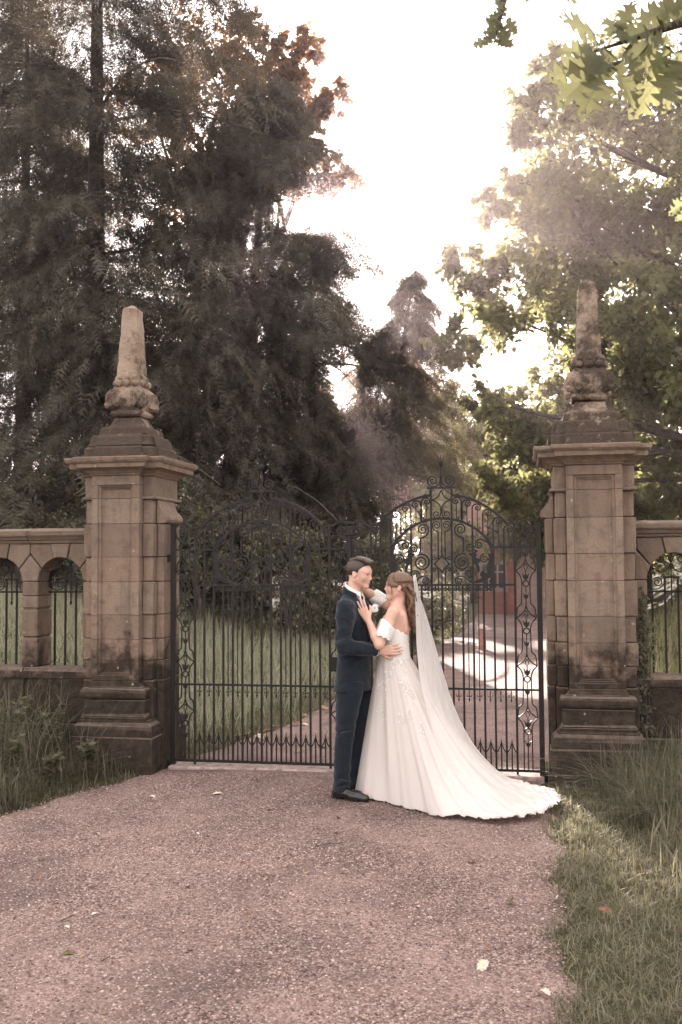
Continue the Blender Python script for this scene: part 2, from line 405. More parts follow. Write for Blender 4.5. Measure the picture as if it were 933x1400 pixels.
# ================================================================ STONE PIERS
JOINTS = [.78, .95, 1.135, 1.345, 1.63, 1.845, 2.135]
def make_pier(s, label):
    org = np.array([s*2.02, .08, 0.0])
    root = thing('stone_gate_pier', label, 'gate pier', tuple(org), 0, 'stone piers either side of the iron gates')
    st, cp = MAT['stone'], MAT['cap']
    X = lambda x: s*x
    def P(poly): return [(s*x, y) for x, y in poly]
    B = lambda mb, n, m=st, bv=.005, jit=.0015: mb.build(n, m, root, bevel=bv, jitter=jit, origin=org)
    # solid heart behind the facing stones
    B(MB().box(X(1.722), X(2.318), -.145, .405, .05, 2.57), 'core', MAT['mortar'], 0, 0)
    # base: plinth, splayed course, die, torus
    B(MB().box(X(1.645), X(2.385), -.335, .50, -.1, .315), 'plinth_stone', bv=.012, jit=.004)
    def rect(hx0, hx1, y0, y1, z): return [(X(hx0), y0, z), (X(hx1), y0, z), (X(hx1), y1, z), (X(hx0), y1, z)]
    B(MB().loft([rect(1.65, 2.38, -.33, .495, .318), rect(1.652, 2.378, -.328, .49, .37), rect(1.665, 2.365, -.318, .48, .405), rect(1.70, 2.33, -.30, .46, .43), rect(1.705, 2.325, -.298, .455, .455)]), 'splay_stone', bv=.004, jit=.003)
    B(MB().box(X(1.715), X(2.315), -.30, .455, .459, .475), 'fillet_stone', bv=.003)
    B(MB().loft([rect(1.718, 2.312, -.302, .45, .479), rect(1.735, 2.295, -.29, .44, .50), rect(1.735, 2.295, -.29, .44, .622)]), 'die_stone', bv=.006, jit=.003)
    rings = []
    for k in range(9):
        a = -math.pi/2+math.pi*k/8; o = .028*math.cos(a)
        rings.append(rect(1.742-o, 2.288+o, -.288-o, .435+o, .675+.047*math.sin(a)))
    B(MB().loft(rings), 'torus_stone', bv=0, jit=.002)
    B(MB().loft([rect(1.765, 2.265, -.285, .43, .724), rect(1.78, 2.25, -.278, .42, .735), rect(1.795, 2.24, -.272, .41, .76), rect(1.80, 2.235, -.27, .40, .778)]), 'apophyge_stone', bv=.003)
    # panelled pilaster, course by course
    prof = [(1.80, -.148), (1.80, -.27), (1.856, -.27), (1.862, -.252), (1.880, -.249), (1.884, -.230), (1.90, -.219),
            (2.135, -.219), (2.151, -.230), (2.155, -.249), (2.173, -.252), (2.179, -.27), (2.235, -.27), (2.235, -.148)]
    flat = [(1.80, -.148), (1.80, -.27), (2.235, -.27), (2.235, -.148)]
    gap = .0013
    zs = JOINTS + [2.355, 2.47]
    for i in range(len(zs)-1):
        z0, z1 = zs[i], zs[i+1]
        if i == 0:
            B(MB().prism_z(P(flat), z0+gap, z0+.045), 'panel_foot', bv=.003)
            z0 += .045
        dj = .0012*((i*7) % 3-1)
        B(MB().prism_z(P([(x, y+dj) for x, y in prof]), z0+gap, z1-(gap if i < len(zs)-2 else 0)), 'panel_stone', bv=.0014, jit=.0006)
    B(MB().prism_z(P(flat), 2.4715, 2.549), 'panel_head', bv=.003)
    for za, zb, i_ in ((2.455, 2.469, 0), (2.440, 2.4545, 1), (.826, .838, 0), (.8385, .85, 1)):
        B(MB().box(X(1.868+.016*i_), X(2.167-.016*i_), -.253+.018*i_, -.15, za, zb), 'panel_moulding', bv=.002, jit=0)
    # rusticated blocks either side
    zs = [.455] + JOINTS[0:] + [2.345]
    for i in range(len(zs)-1):
        z0, z1 = zs[i]+.002, zs[i+1]-.002
        pr = .013 if i % 2 == 0 else 0.0
        B(MB().box(X(1.713-pr), X(1.7985), -.178-pr, .43, z0, z1), 'quoin_stone', bv=.007, jit=.002)
        B(MB().box(X(2.2365), X(2.327+pr), -.178-pr, .43, z0, z1), 'quoin_stone', bv=.007, jit=.002)
        if i < len(zs)-2:
            q = .635 - (.016 if z1 < .6 else 0)
            B(MB().box(X(1+q), X(1.711-pr), -.10-(.018 if z1 < .6 else 0), .30, z0 if i else -.08, z1), 'jamb_stone', bv=.006, jit=.0015)
    B(MB().box(X(1.703), X(1.7985), -.182, .43, 2.372, 2.549), 'quoin_stone', bv=.005)
    B(MB().box(X(2.2365), X(2.335), -.182, .43, 2.372, 2.549), 'quoin_stone', bv=.005)
    # console scroll closing the jamb
    cons = [(1.705, 2.44), (1.684, 2.44), (1.683, 2.41), (1.678, 2.37), (1.664, 2.325), (1.640, 2.285), (1.616, 2.25), (1.602, 2.215), (1.602, 2.18), (1.614, 2.152), (1.634, 2.138), (1.705, 2.138)]
    cons = [(x, 2.138+(z-2.138)*.682) for x, z in cons]
    B(MB().prism_y(P(cons), -.10, .30), 'console_scroll', bv=.004)
    for sx0, sx1 in ((1.682, 1.7985), (2.2365, 2.36)):
        rr = []
        for k in range(7):
            a = -math.pi/2+math.pi*k/6; o = .014*math.cos(a)
            xa, xb = (sx0-o, sx1) if sx0 < 2 else (sx0, sx1-.02+o)
            rr.append([(X(xa), -.198-o, 2.359+.014*math.sin(a)), (X(xb), -.198-o, 2.359+.014*math.sin(a)), (X(xb), .44+o, 2.359+.014*math.sin(a)), (X(xa), .44+o, 2.359+.014*math.sin(a))])
        B(MB().loft(rr), 'band_moulding', bv=0, jit=0)
    # cornice: main body and the break forward over the pilaster
    lv = [(2.487, .0), (2.497, .016), (2.512, .018), (2.522, .034), (2.545, .05), (2.562, .074), (2.572, .092), (2.577, .112), (2.632, .118), (2.638, .13), (2.662, .146), (2.696, .152), (2.706, .14)]
    lv = [(2.549+(z-2.487)*.717, o) for z, o in lv]
    B(MB().loft([rect(1.70-o, 2.335+o*.85, -.19-o, .43+o, z) for z, o in lv]), 'cornice', bv=.003, jit=.003)
    B(MB().loft([rect(1.80-o*.8, 2.235+o*.8, -.268-o*.95, .0, z+.0015) for z, o in lv]), 'cornice_break', bv=.003, jit=.003)
    # pinnacle
    cx, cy = 2.012, .09
    def sq(h, z, hy=None):
        hy = hy or h; return [(X(cx-h), cy-hy, z), (X(cx+h), cy-hy, z), (X(cx+h), cy+hy, z), (X(cx-h), cy+hy, z)]
    mb = MB()
    mb.loft([sq(.322, 2.703), sq(.318, 2.800), sq(.30, 2.812)])
    mb.loft([sq(.225, 2.704, .345), sq(.222, 2.806, .34), sq(.21, 2.817, .325)])
    mb.loft([sq(.345, 2.7045, .222), sq(.342, 2.807, .219), sq(.325, 2.8185, .21)])
    B(mb, 'pinnacle_base', cp, .006, .004)
    mb = MB()
    mb.loft([sq(.292, 2.819), sq(.278, 2.86), sq(.275, 2.905), sq(.25, 2.922)])
    mb.loft([sq(.212, 2.82, .305), sq(.208, 2.90, .292), sq(.20, 2.925, .27)])
    mb.loft([sq(.305, 2.821, .21), sq(.292, 2.901, .206), sq(.27, 2.927, .198)])
    B(mb, 'pinnacle_step', cp, .006, .005)
    rr = [sq(.222, 2.928), sq(.215, 2.985), sq(.20, 3.0)] + [sq(.118+.078*(1-math.sin(a)), 3.0+.10*(1-math.cos(a))) for a in np.linspace(.15, 1.5, 7)]
    B(MB().loft(rr), 'pinnacle_neck', cp, .004, .004)
    rr = []
    for k in range(9):
        a = -math.pi/2+math.pi*k/8; rr.append(sq(.122+.026*math.cos(a), 3.132+.028*math.sin(a)))
    B(MB().loft(rr), 'collar', cp, 0, .003)
    mb = MB().loft([sq(.118, 3.155), sq(.135, 3.20), sq(.152, 3.27), sq(.142, 3.33), sq(.122, 3.372)])
    for sx in (-1, 1):
        for sy in (-1, 1):
            rings = []                              # corner volute: a fat curled leaf, grooved
            for k, tt in enumerate(np.linspace(-.052, .052, 7)):
                gr = .92+.08*math.cos(k*math.pi)
                pr_ = math.sqrt(max(.05, 1-(tt/.062)**2))**.5*gr
                ring = []
                for a in np.linspace(0, 2*math.pi, 16, endpoint=False):
                    rad = .158+.084*pr_*math.cos(a); zz = 3.262+.098*pr_*math.sin(a)-.012*math.cos(a)
                    ring.append((X(cx+(sx*rad-sy*tt*sx*sy)*.7071*1.06), cy+(sy*rad+sx*tt*sx*sy)*.7071*1.06, zz))
                rings.append(ring)
            mb.loft(rings)
            mb.lathe([(.001, 3.17), (.022, 3.178), (.032, 3.20), (.022, 3.222), (.001, 3.23)], X(cx+sx*.165), cy+sy*.165, 8)
    B(mb, 'volute_bulb', cp, 0, .003)
    mb = MB().loft([sq(.112, 3.37), sq(.118, 3.43), sq(.104, 3.475)])
    for (rr_, zz, nn, rad) in ((.118, 3.405, 3, .034), (.108, 3.455, 3, .026)):
        for sd in range(4):
            for k in range(nn):
                u = (k-(nn-1)/2)*2*rr_/nn
                px, py = ((u, -rr_), (rr_, u), (-u, rr_), (-rr_, -u))[sd]
                mb.lathe([(rad*math.cos(b)+.001, zz+rad*math.sin(b)) for b in np.linspace(-1.5, 1.5, 6)], X(cx+px), cy+py, 8)
    B(mb, 'bead_ring', cp, 0, .002)
    rr = [sq(.105-.035*k/8, 3.465+.625*k/8) for k in range(9)] + [sq(.012, 4.132)]
    B(MB().loft(rr), 'obelisk', cp, .006, .004)
    return root
make_pier(-1, 'paler stone gate pier on the left, beside the conifer, with rough buff obelisk on top')
make_pier(1, 'stone gate pier on the right, beside the bride\'s train, its dark obelisk streaked black')

# ================================================================ ARCADED WALLS
def make_wall(s, label, nb=5):
    org = np.array([s*2.35, .14, 0.0])
    root = thing('arcaded_wall', label, 'wall', tuple(org), 0, 'low arcaded stone walls')
    m = MAT['stone_wall']
    B = lambda mb, n, bv=.006, jit=.002: mb.build(n, m, root, bevel=bv, jitter=jit, origin=org)
    Pz = lambda poly: [(s*x, z) for x, z in poly]
    r, zc, hb = .2175, 1.63, .295
    y0, y1 = 0.0, .28
    def arc(xc, a0, a1, n=7): return [(xc+r*math.cos(R(a)), zc+r*math.sin(R(a))) for a in np.linspace(a0, a1, n)]
    for b in range(nb):
        xc = 2.655+.59*b
        g_ = .003
        B(MB().prism_y(Pz(arc(xc, 107, 73, 5)+[(xc+.092, 1.972), (xc-.092, 1.972)]), y0-.012, y1), 'keystone')
        for q in (1, -1):
            a = [(xc+q*(x-xc), z) for x, z in arc(xc, 71, 33, 6)]
            B(MB().prism_y(Pz(a+[(xc+q*(hb-g_), 1.882), (xc+q*(hb-g_), 1.972), (xc+q*.098, 1.972)]), y0+.0015*q, y1), 'voussoir')
        # pillar to the far side of this opening, and for the first bay the half pillar at the pier
        for q in ((1,) if b else (-1, 1)):
            xm = xc+q*hb
            full = not (b == 0 and q == -1)
            left = [(xc+q*(x-xc), z) for x, z in arc(xc, 30, 1, 5)]
            if full:
                right = [(2*xm-x, z) for x, z in left]
                head = left+right[::-1]+[(xm, 1.868)]
                xa, xb = xc+q*r, 2*xm-(xc+q*r)
            else:
                head = left+[(2.343, 1.63), (2.343, 1.85), (xm, 1.868)] if xm < 2.343 else left+[(xm, 1.63), (xm, 1.868)]
                head = left+[(2.343, 1.633), (2.343, 1.862), (2.36, 1.868)]
                xa, xb = xc+q*r, 2.343
            B(MB().prism_y(Pz(head), y0-.004, y1), 'pillar_head')
            for z0, z1, pr in ((.863, 1.118, 0), (1.133, 1.372, .004), (1.388, 1.497, 0), (1.500, 1.627, 0)):
                B(MB().box(s*xa, s*xb, y0-pr, y1+.002, z0, z1), 'pillar_stone', .009)
            B(MB().box(s*(xa+.012*np.sign(xb-xa)), s*(xb-.012*np.sign(xb-xa)), y0+.012, y1-.012, .86, 1.63), 'pillar_core', 0, 0)
    L = 2.343+.59*nb+.1
    # frieze fillet and coping in lengths
    x = 2.338; k = 0
    for ln in (.62, .83, .71, .9, .8, .7):
        x1 = min(x+ln, L)
        if x1-x < .1: break
        B(MB().prism_x([(-.012, 1.976), (.292, 1.976), (.292, 1.998), (-.022, 1.998), (-.022, 1.988)], s*(x+.002), s*(x1-.002)), 'frieze_stone', .002)
        B(MB().prism_x([(-.03, 2.0), (.31, 2.0), (.345, 2.035), (.345, 2.085), (.14, 2.116), (-.065, 2.088), (-.065, 2.045), (-.045, 2.03)], s*(x+.002), s*(x1-.002)), 'coping_stone', .006, .004)
        x = x1
    # sill course and dado
    x = 2.338
    for ln in (.66, .59, .7, .62, .66, .7):
        x1 = min(x+ln, L)
        if x1-x < .1: break
        B(MB().prism_x([(-.035, .765), (.315, .765), (.315, .835), (.30, .858), (-.01, .858), (-.035, .835)], s*(x+.002), s*(x1-.002)), 'sill_stone', .006, .004)
        for z0, z1, dx in ((-.1, .36, .0), (.364, .761, .03)):
            B(MB().box(s*(x+.002), s*(x1-.002), .0+.002*k, .28, z0, z1), 'dado_stone', .01, .004); k = 1-k
        x = x1
    # window grilles in the openings
    for b in range(nb):
        xc = s*(2.655+.59*b)
        if s > 0: lab = 'black iron scroll grille in the wall arch right of the right-hand pier, grass behind' if b == 0 else None
        else: lab = ['black iron scroll grille in the wall arch nearest the left pier', 'black iron scroll grille cut by the left edge, past the stone pillar'][b] if b < 2 else None
        if lab is None: continue
        make_grille(xc, lab)
    return root

def strip(mb, pts, wd, d, y, mir, f):
    for q in ((1, -1) if mir else (1,)):
        mb.ribbon([(q*p[0], p[1]) for p in f(pts)], wd, d, y)
def make_grille(xc, label):
    yy = .215
    root = thing('window_grille', label, 'iron grille', (xc, yy, .86), 0, 'iron grilles in the wall arches')
    iron = MAT['iron']
    B = lambda mb, n: mb.build(n, iron, root, bevel=0, origin=(0, 0, .86))
    B(MB().box(-.225, .225, -.008, .008, 1.522, 1.538), 'rail')
    for x in (-.155, -.052, .052, .155):
        B(MB().box(x-.008, x+.008, -.008, .008, .84, 1.521 if abs(x) > .1 else 1.65), 'bar')
    B(MB().box(-.066, .066, -.009, .009, 1.638, 1.656), 'cross_bar')
    B(MB().box(-.005, .005, -.005, .005, 1.44, 1.845).prism_y([(0, 1.405), (.012, 1.43), (0, 1.455), (-.012, 1.43)], -.006, .006), 'pendant')
    f = lambda pts: np.array([((x-483)/862, 1.53+(710-y)/862) for x, y in pts])
    mb = MB(); mb.prism_y([(.022*math.cos(a), 1.735+.026*math.sin(a)) for a in np.linspace(0, 6.28, 9)[:-1]], -.014, .014)
    B(mb, 'boss')
    for q in (1, -1):
        mb = MB()
        def rb(pts, wd=.009, w1=None):
            P_ = f(pts); P_[:, 0] *= -q; mb.ribbon(P_, wd, .010, 0, w1)
        sp = spiral(408, 480, 28, 200, 1.6)[::-1]
        rb(np.vstack([smooth_path([(478, 510), (455, 555), (415, 575), (375, 560)], 5)]))
        rb(np.vstack([smooth_path([(478, 500), (462, 462), (430, 446)], 4)[:-1], spiral(415, 478, 33, -75, -1.5)]))
        rb(spiral(388, 645, 40, 160, 1.7))
        rb(smooth_path([(300, 575), (300, 640), (340, 692), (395, 690), (430, 660)], 5))
        B(mb, 'scroll')
        mb = MB()
        leaf = [(375, 548), (340, 528), (318, 538), (290, 570), (280, 620), (292, 668), (330, 692), (318, 655), (330, 640), (314, 622), (332, 606), (318, 588), (345, 580), (340, 565)]
        P_ = f(leaf); P_[:, 0] *= -q
        mb.prism_y([tuple(p) for p in P_], -.006, .006)
        B(mb, 'acanthus_leaf')
    return root
make_wall(-1, 'low arcaded stone wall running off to the left, dark stained foot in tall grass')
make_wall(1, 'low arcaded stone wall right of the right-hand pier, with ivy on its first jamb')
# ================================================================ IRON GATES
def make_gate(s, label):
    org = np.array([s*1.578, 0.0, 0.0])
    root = thing('iron_gate', label, 'gate', tuple(org), 0, 'pair of wrought iron gates')
    iron = MAT['iron']
    XC = .7825
    WX = lambda dx: s*(XC+dx)
    def B(mb, n, bv=0.0): return mb.build(n, iron, root, bevel=bv, origin=org)
    def bar(x, z0, z1, wd=.0165, d=.0165, n='bar', y=0.0):
        return B(MB().box(WX(x)-wd/2, WX(x)+wd/2, y-d/2, y+d/2, z0, z1), n)
    def rail(x0, x1, z, h=.018, d=.024, n='rail'):
        return B(MB().box(WX(x0), WX(x1), -d/2, d/2, z-h/2, z+h/2), n)
    def rb(mb, pts, wd=.009, d=.012, w1=None):
        P = np.asarray(pts, float).copy(); P[:, 0] = s*(XC+P[:, 0]); mb.ribbon(P, wd*1.25, d*1.1, 0, None if w1 is None else w1*1.25)
    K = .086; ZB, ZL, ZM, ZU, ZT = .072, .73, 1.592, 1.905, 2.10
    # posts and stiles
    hp = B(MB().box(WX(.78), WX(.822), -.022, .022, .0, 2.112), 'hinge_post', .003)
    B(MB().box(WX(.778), WX(.826), -.026, .026, 2.113, 2.125), 'post_cap', .003)
    B(MB().box(WX(.80), WX(.866), -.018, .018, 1.80, 1.865), 'hinge_strap', .004)
    B(MB().box(WX(.80), WX(.846), -.03, .03, -.02, .07), 'pivot_shoe', .006)
    bar(-.768, .05, ZT-.01, .022, .026, 'meeting_stile')
    bar(.602, .04, ZT, .018, .018, 'stile'); bar(-.602, .04, ZT, .018, .018, 'stile')
    # main bars
    for k in range(-6, 7):
        top = ZM
        if abs(k) == 1: top = 2.40
        elif abs(k) == 3: top = 2.067
        elif abs(k) >= 5: top = ZU+.002
        bar(k*K, ZB, top)
    for k in (-3.5, -2.5, 2.5, 3.5):
        bar(k*K, ZL, ZM, .008, .008, 'thin_bar')
        for q in (-1, 1):
            mb = MB(); rb(mb, smooth_path([(k*K, 1.478), (k*K+q*.012, 1.492), (k*K+q*.024, 1.486), (k*K+q*.028, 1.472)], 3), .006, .008, .003); B(mb, 'barb')
    # rails
    rail(-.782, .79, ZB, .022, .026); rail(-.782, .79, ZL, .016); rail(-.602, .602, ZM, .016)
    rail(.42, .80, ZU, .016); rail(-.782, -.42, ZU, .016)
    rail(.54, .645, ZT, .016); rail(-.645, -.54, ZT, .016)
    rail(-.118, .118, 2.408, .014, .03, 'crown_bar')
    # arches
    def arch(hc, zc, rise, a0x, n=26):
        Rr = (hc*hc+rise*rise)/(2*rise); cz = zc-Rr
        return Rr, cz
    Rr, cz = arch(.425, 2.150, .245, 0)
    mb = MB(); xs = np.linspace(-.425, .425, 34); rb(mb, [(x, cz+math.sqrt(Rr*Rr-x*x)) for x in xs], .017, .024); B(mb, 'inner_arch')
    R2, cz2 = arch(.54, 2.353, .253, 0)
    for q in (1, -1):
        mb = MB(); xs = np.linspace(.088, .545, 20); rb(mb, [(q*x, cz2+math.sqrt(R2*R2-x*x)) for x in xs], .017, .026); B(mb, 'outer_arch')
    zi = lambda x: cz+math.sqrt(max(Rr*Rr-x*x, 0)); zo = lambda x: cz2+math.sqrt(max(R2*R2-x*x, 0))
    # crook canes between the arches
    for q in (1, -1):
        for i, (x, hook) in enumerate(((.168, -1), (.172, 1), (.258, 1), (.344, 1), (.430, 1), (.516, 1))):
            xb = x
            z0 = zi(x) if x < .42 else ZU
            rs = .030
            xh = x+hook*.045
            top = (zo(xh) if xh < .54 else ZT)-.018
            cz_ = top-rs
            mb = MB()
            path = [(q*x, z0), (q*x, cz_-.02)]
            a = np.radians(np.linspace(180 if hook > 0 else 0, 90, 6))
            arcp = [(q*(x+hook*.036+.036*math.cos(t_)), cz_-.015+(.036)*math.sin(t_)+.01) for t_ in a]
            path = np.vstack([np.array(path), np.array(arcp)])
            sp = spiral(x+hook*.045, cz_, rs, 95 if hook > 0 else 85, -1.5 if hook > 0 else 1.5, .004)
            sp[:, 0] *= q
            path = np.vstack([path, sp[1:]])
            rb(mb, path, .010, .012, .006); B(mb, 'crook_bar')
            xt = x+hook*.042; zt0 = (zi(xt) if xt < .42 else ZU)
            mb = MB(); rb(mb, np.vstack([[(q*xt, cz_)], [(q*xt, zt0+.03)], smooth_path([(q*xt, zt0+.028), (q*(xt+.006), zt0+.012), (q*(xt+.018), zt0+.01), (q*(xt+.024), zt0+.022), (q*(xt+.014), zt0+.028)], 3)]), .006, .008); B(mb, 'curl')
        # outer hump with its volute above the side panel
        mb = MB(); rb(mb, smooth_path([(q*.635, ZT), (q*.655, ZT+.018), (q*.70, ZT+.036), (q*.75, ZT+.028), (q*.79, ZT+.002)], 5), .015, .022); B(mb, 'hump_bar')
        mb = MB(); pth = np.vstack([smooth_path([(q*.79, ZT-.01), (q*.775, ZT-.075), (q*.735, ZT-.105), (q*.695, ZT-.085)], 5)[:-1]])
        sp = spiral(.712, ZT-.045, .045, -115, -1.6, .008); sp[:, 0] *= q
        rb(mb, np.vstack([pth, sp]), .017, .014, .008)
        rb(mb, smooth_path([(q*.755, ZT-.098), (q*.715, ZT-.13), (q*.668, ZT-.142), (q*.648, ZT-.158), (q*.66, ZT-.172)], 4), .016, .013, .006)
        sp = spiral(.735, ZU+.024, .02, 120, -1.2, .005); sp[:, 0] *= q; rb(mb, sp, .007, .010)
        B(mb, 'volute')
    # crown box ornament and finial
    M5 = lambda X, Y: ((X-456)/1005.0, 1.592+(1050-Y)/1008.0)
    def p5(pts, q): return np.array([(q*M5(*p)[0], M5(*p)[1]) for p in pts])
    def sp5(cx, cy, r, a, t_, q, r1=None):
        c = M5(cx, cy); P = spiral(c[0], c[1], r/1005.0, a, t_, r1); P[:, 0] *= q; return P
    for q in (1, -1):
        mb = MB()
        rb(mb, smooth_path(p5([(458, 250), (475, 290), (505, 320), (545, 326)], q), 4), .008, .010)
        pth = smooth_path(p5([(540, 330), (500, 345), (470, 375), (460, 420), (462, 450)], q), 4)
        rb(mb, np.vstack([pth[:-1], sp5(498, 452, 36, 180, 1.5, q)]), .009, .012, .006)
        B(mb, 'crown_scroll')
        mb = MB()
        pth = smooth_path(p5([(458, 130), (460, 165), (475, 200), (505, 216)], q), 4)
        rb(mb, np.vstack([pth[:-1], sp5(525, 167, 50, -105, 1.7, q)]), .010, .014, .007)
        B(mb, 'finial_scroll')
        mb = MB(); rb(mb, np.vstack([p5([(552, 250)], q), sp5(592, 292, 22, 200, 1.2, q)]) if False else np.vstack([smooth_path(p5([(550, 245), (556, 290), (580, 310)], q), 3)[:-1], sp5(592, 292, 17, -110, 1.1, q)]), .007, .010); B(mb, 'crown_curl')
    mb = MB()
    mb.tube([(WX(0), 0, 2.41), (WX(0), 0, 2.60)], [.009, .006], 8)
    mb.lathe([(.004, 2.585), (.016, 2.60), (.022, 2.62), (.019, 2.637), (.008, 2.645)], WX(0), 0, 8)
    for q in (-1, 0, 1):
        rb(mb, smooth_path([(q*.010, 2.625), (q*.022, 2.645), (q*.020, 2.665), (q*.034, 2.682 if q else 2.69)], 3), .007, .008, .003)
    B(mb, 'finial')
    # lozenge panel in the middle
    mb = MB(); lz = 1.592+(1050-872)/1008.0
    loz = [(0, lz+.066), (.064, lz), (0, lz-.066), (-.064, lz), (0, lz+.066)]
    for a, b in zip(loz[:-1], loz[1:]): rb(mb, [a, b], .009, .012)
    B(mb, 'lozenge')
    bar(0, lz+.066, 2.142, .009, .010, 'bar'); bar(0, ZM, lz-.066, .009, .010, 'bar')
    for q in (1, -1):
        mb = MB(); rb(mb, np.vstack([p5([(485, 835), (485, 600)], q), smooth_path(p5([(485, 600), (512, 588), (534, 560)], q), 3)[:-1], sp5(498, 546, 36, 20, 1.5, q)]), .008, .010, .006); B(mb, 'lyre_bar')
        mb = MB(); rb(mb, np.vstack([p5([(482, 835), (500, 822)], q), sp5(522, 822, 20, 180, 1.3, q)]), .007, .010, .005)
        rb(mb, np.vstack([p5([(485, 1046), (485, 940)], q), smooth_path(p5([(485, 940), (495, 915), (512, 905)], q), 3)[:-1], sp5(520, 922, 18, 120, -1.3, q)]), .008, .010, .005); B(mb, 'lyre_bar')
        # great scrolls under the inner arch
        mb = MB()
        rb(mb, np.vstack([sp5(630, 870, 22, 60, -1.0, q, 12)[::-1], sp5(628, 866, 42, 0, 0.9, q, .070*1)]) if False else sp5(628, 860, 74, 70, 2.1, q, .014), .011, .014, .007)
        B(mb, 'great_scroll')
        mb = MB()
        rb(mb, np.vstack([p5([(637, 775), (637, 655)], q), smooth_path(p5([(637, 655), (590, 635), (562, 590)], q), 4)[:-1], sp5(615, 580, 48, 180, -1.7, q)]), .012, .014, .007); B(mb, 'arch_scroll')
        mb = MB()
        rb(mb, sp5(692, 742, 38, 0, 1.7, q, .006), .010, .012, .006)
        rb(mb, np.vstack([smooth_path(p5([(872, 800), (866, 740), (835, 690), (780, 668), (745, 690)], q), 5)[:-1], sp5(768, 712, 32, 140, 1.5, q)]), .013, .014, .007)
        rb(mb, sp5(812, 830, 38, 90, 1.7, q, .006), .011, .012, .006)
        B(mb, 'side_scroll')
        mb = MB()
        rb(mb, np.vstack([smooth_path(p5([(735, 1032), (690, 1020), (640, 985), (600, 978), (570, 1000)], q), 5)[:-1], sp5(598, 1015, 32, 150, 1.5, q)]), .012, .014, .007)
        rb(mb, sp5(686, 962, 38, 180, -1.7, q, .006), .010, .012, .006)
        rb(mb, sp5(866, 1018, 24, 90, -1.4, q, .005), .009, .012, .006)
        B(mb, 'foot_scroll')
        # beaten acanthus leaves
        ac1 = [(680, 785), (700, 778), (712, 790), (730, 770), (722, 756), (742, 752), (760, 768), (742, 782), (752, 802), (742, 822), (772, 830), (780, 852), (758, 872), (772, 905), (770, 940), (758, 950), (748, 912), (738, 882), (715, 872), (712, 842), (722, 826), (700, 812)]
        ac2 = [(840, 790), (868, 785), (890, 800), (884, 830), (895, 848), (880, 868), (888, 900), (870, 925), (882, 945), (868, 970), (880, 985), (850, 992), (822, 1012), (790, 1030), (750, 1036), (715, 1030), (745, 1012), (768, 1000), (790, 990), (772, 968), (782, 940), (800, 928), (815, 945), (812, 968), (832, 950), (838, 920), (828, 905), (845, 890), (832, 872), (848, 855), (836, 838), (850, 822)]
        for ac in (ac1, ac2):
            mb = MB(); mb.prism_y([(s*(XC+p[0]), p[1]) for p in p5(ac, q)], -.007, .007); B(mb, 'acanthus_leaf')
    # hanging C scrolls under the middle rail
    for k in range(-5, 5):
        xm = (k+.5)*K
        for q in (1, -1):
            mb = MB(); sp = spiral(xm+q*.019, ZM-.036, .017, 90 if q > 0 else 90, q*1.6, .004)
            rb(mb, np.vstack([[(xm+q*.004, ZM-.008)], sp]), .006, .009); B(mb, 'rail_scroll')
    # dog bars, braces and pendants
    for k in range(-7, 7):
        xm = (k+.5)*K
        mb = MB(); mb.box(WX(xm)-.0055, WX(xm)+.0055, -.0055, .0055, ZB, .29)
        mb.prism_y([(WX(xm)-.0065, .285), (WX(xm)+.0065, .285), (WX(xm), .335)], -.005, .005); B(mb, 'dog_bar')
        for q in (-1, 1):
            mb = MB(); rb(mb, smooth_path([(xm+q*K/2, .212), (xm+q*K*.36, .225), (xm+q*K*.18, .25), (xm+q*.006, .29)], 3), .009, .009, .005); B(mb, 'brace')
        mb = MB(); mb.box(WX(xm)-.004, WX(xm)+.004, -.004, .004, .665, ZL)
        mb.prism_y([(WX(xm), .618), (WX(xm)+.007, .642), (WX(xm), .668), (WX(xm)-.007, .642)], -.006, .006)
        for q in (-1, 1):
            rb(mb, smooth_path([(xm, .672), (xm+q*.012, .664), (xm+q*.019, .674), (xm+q*.016, .684)], 3), .005, .007, .003)
        B(mb, 'pendant')
    # tulip panels at both sides
    def tulip(mb, x, z, sc_=1.0, up=1):
        o = [(-.006, -.03), (.006, -.03), (.022, -.012), (.026, .012), (.034, .034), (.022, .024), (.012, .008), (.005, .022), (0, .04), (-.005, .022), (-.012, .008), (-.022, .024), (-.034, .034), (-.026, .012), (-.022, -.012)]
        mb.prism_y([(WX(x+a*sc_), z+up*b*sc_) for a, b in o], -.008, .008)
    for xp in (.690, -.690):
        hw = .078
        cs = [1.71, 1.32, .925, .50]
        for i, z0 in enumerate(cs):
            for q in (1, -1):
                mb = MB()
                rb(mb, smooth_path([(xp+q*.036, z0+.155), (xp+q*.040, z0+.115), (xp+q*.068, z0+.085), (xp+q*hw, z0+.035), (xp+q*(hw+.004), z0+.002)], 4), .008, .010)
                rb(mb, smooth_path([(xp, z0+.098), (xp+q*.012, z0+.062), (xp+q*.04, z0+.028), (xp+q*(hw+.003), z0)], 4), .008, .010)
                rb(mb, smooth_path([(xp+q*(hw+.003), z0), (xp+q*.05, z0-.035), (xp+q*.034, z0-.08), (xp+q*.033, z0-.13)], 4), .008, .010)
                nxt = (cs[i+1]+.155) if i < 3 else ZB
                rb(mb, [(xp+q*.033, z0-.13), (xp+q*.035, nxt)], .008, .010)
                if i == 0: rb(mb, [(xp+q*.036, z0+.155), (xp+q*.036, ZU)], .008, .010)
                B(mb, 'panel_scroll')
            mb = MB()
            rb(mb, [(xp, z0+.06), (xp+.016, z0+.028), (xp, z0-.004), (xp-.016, z0+.028), (xp, z0+.06)], .006, .009)
            rb(mb, [(xp, z0-.004), (xp, z0-.04)], .007, .009); B(mb, 'panel_link')
            mb = MB(); tulip(mb, xp, z0-.05, .95); B(mb, 'tulip')
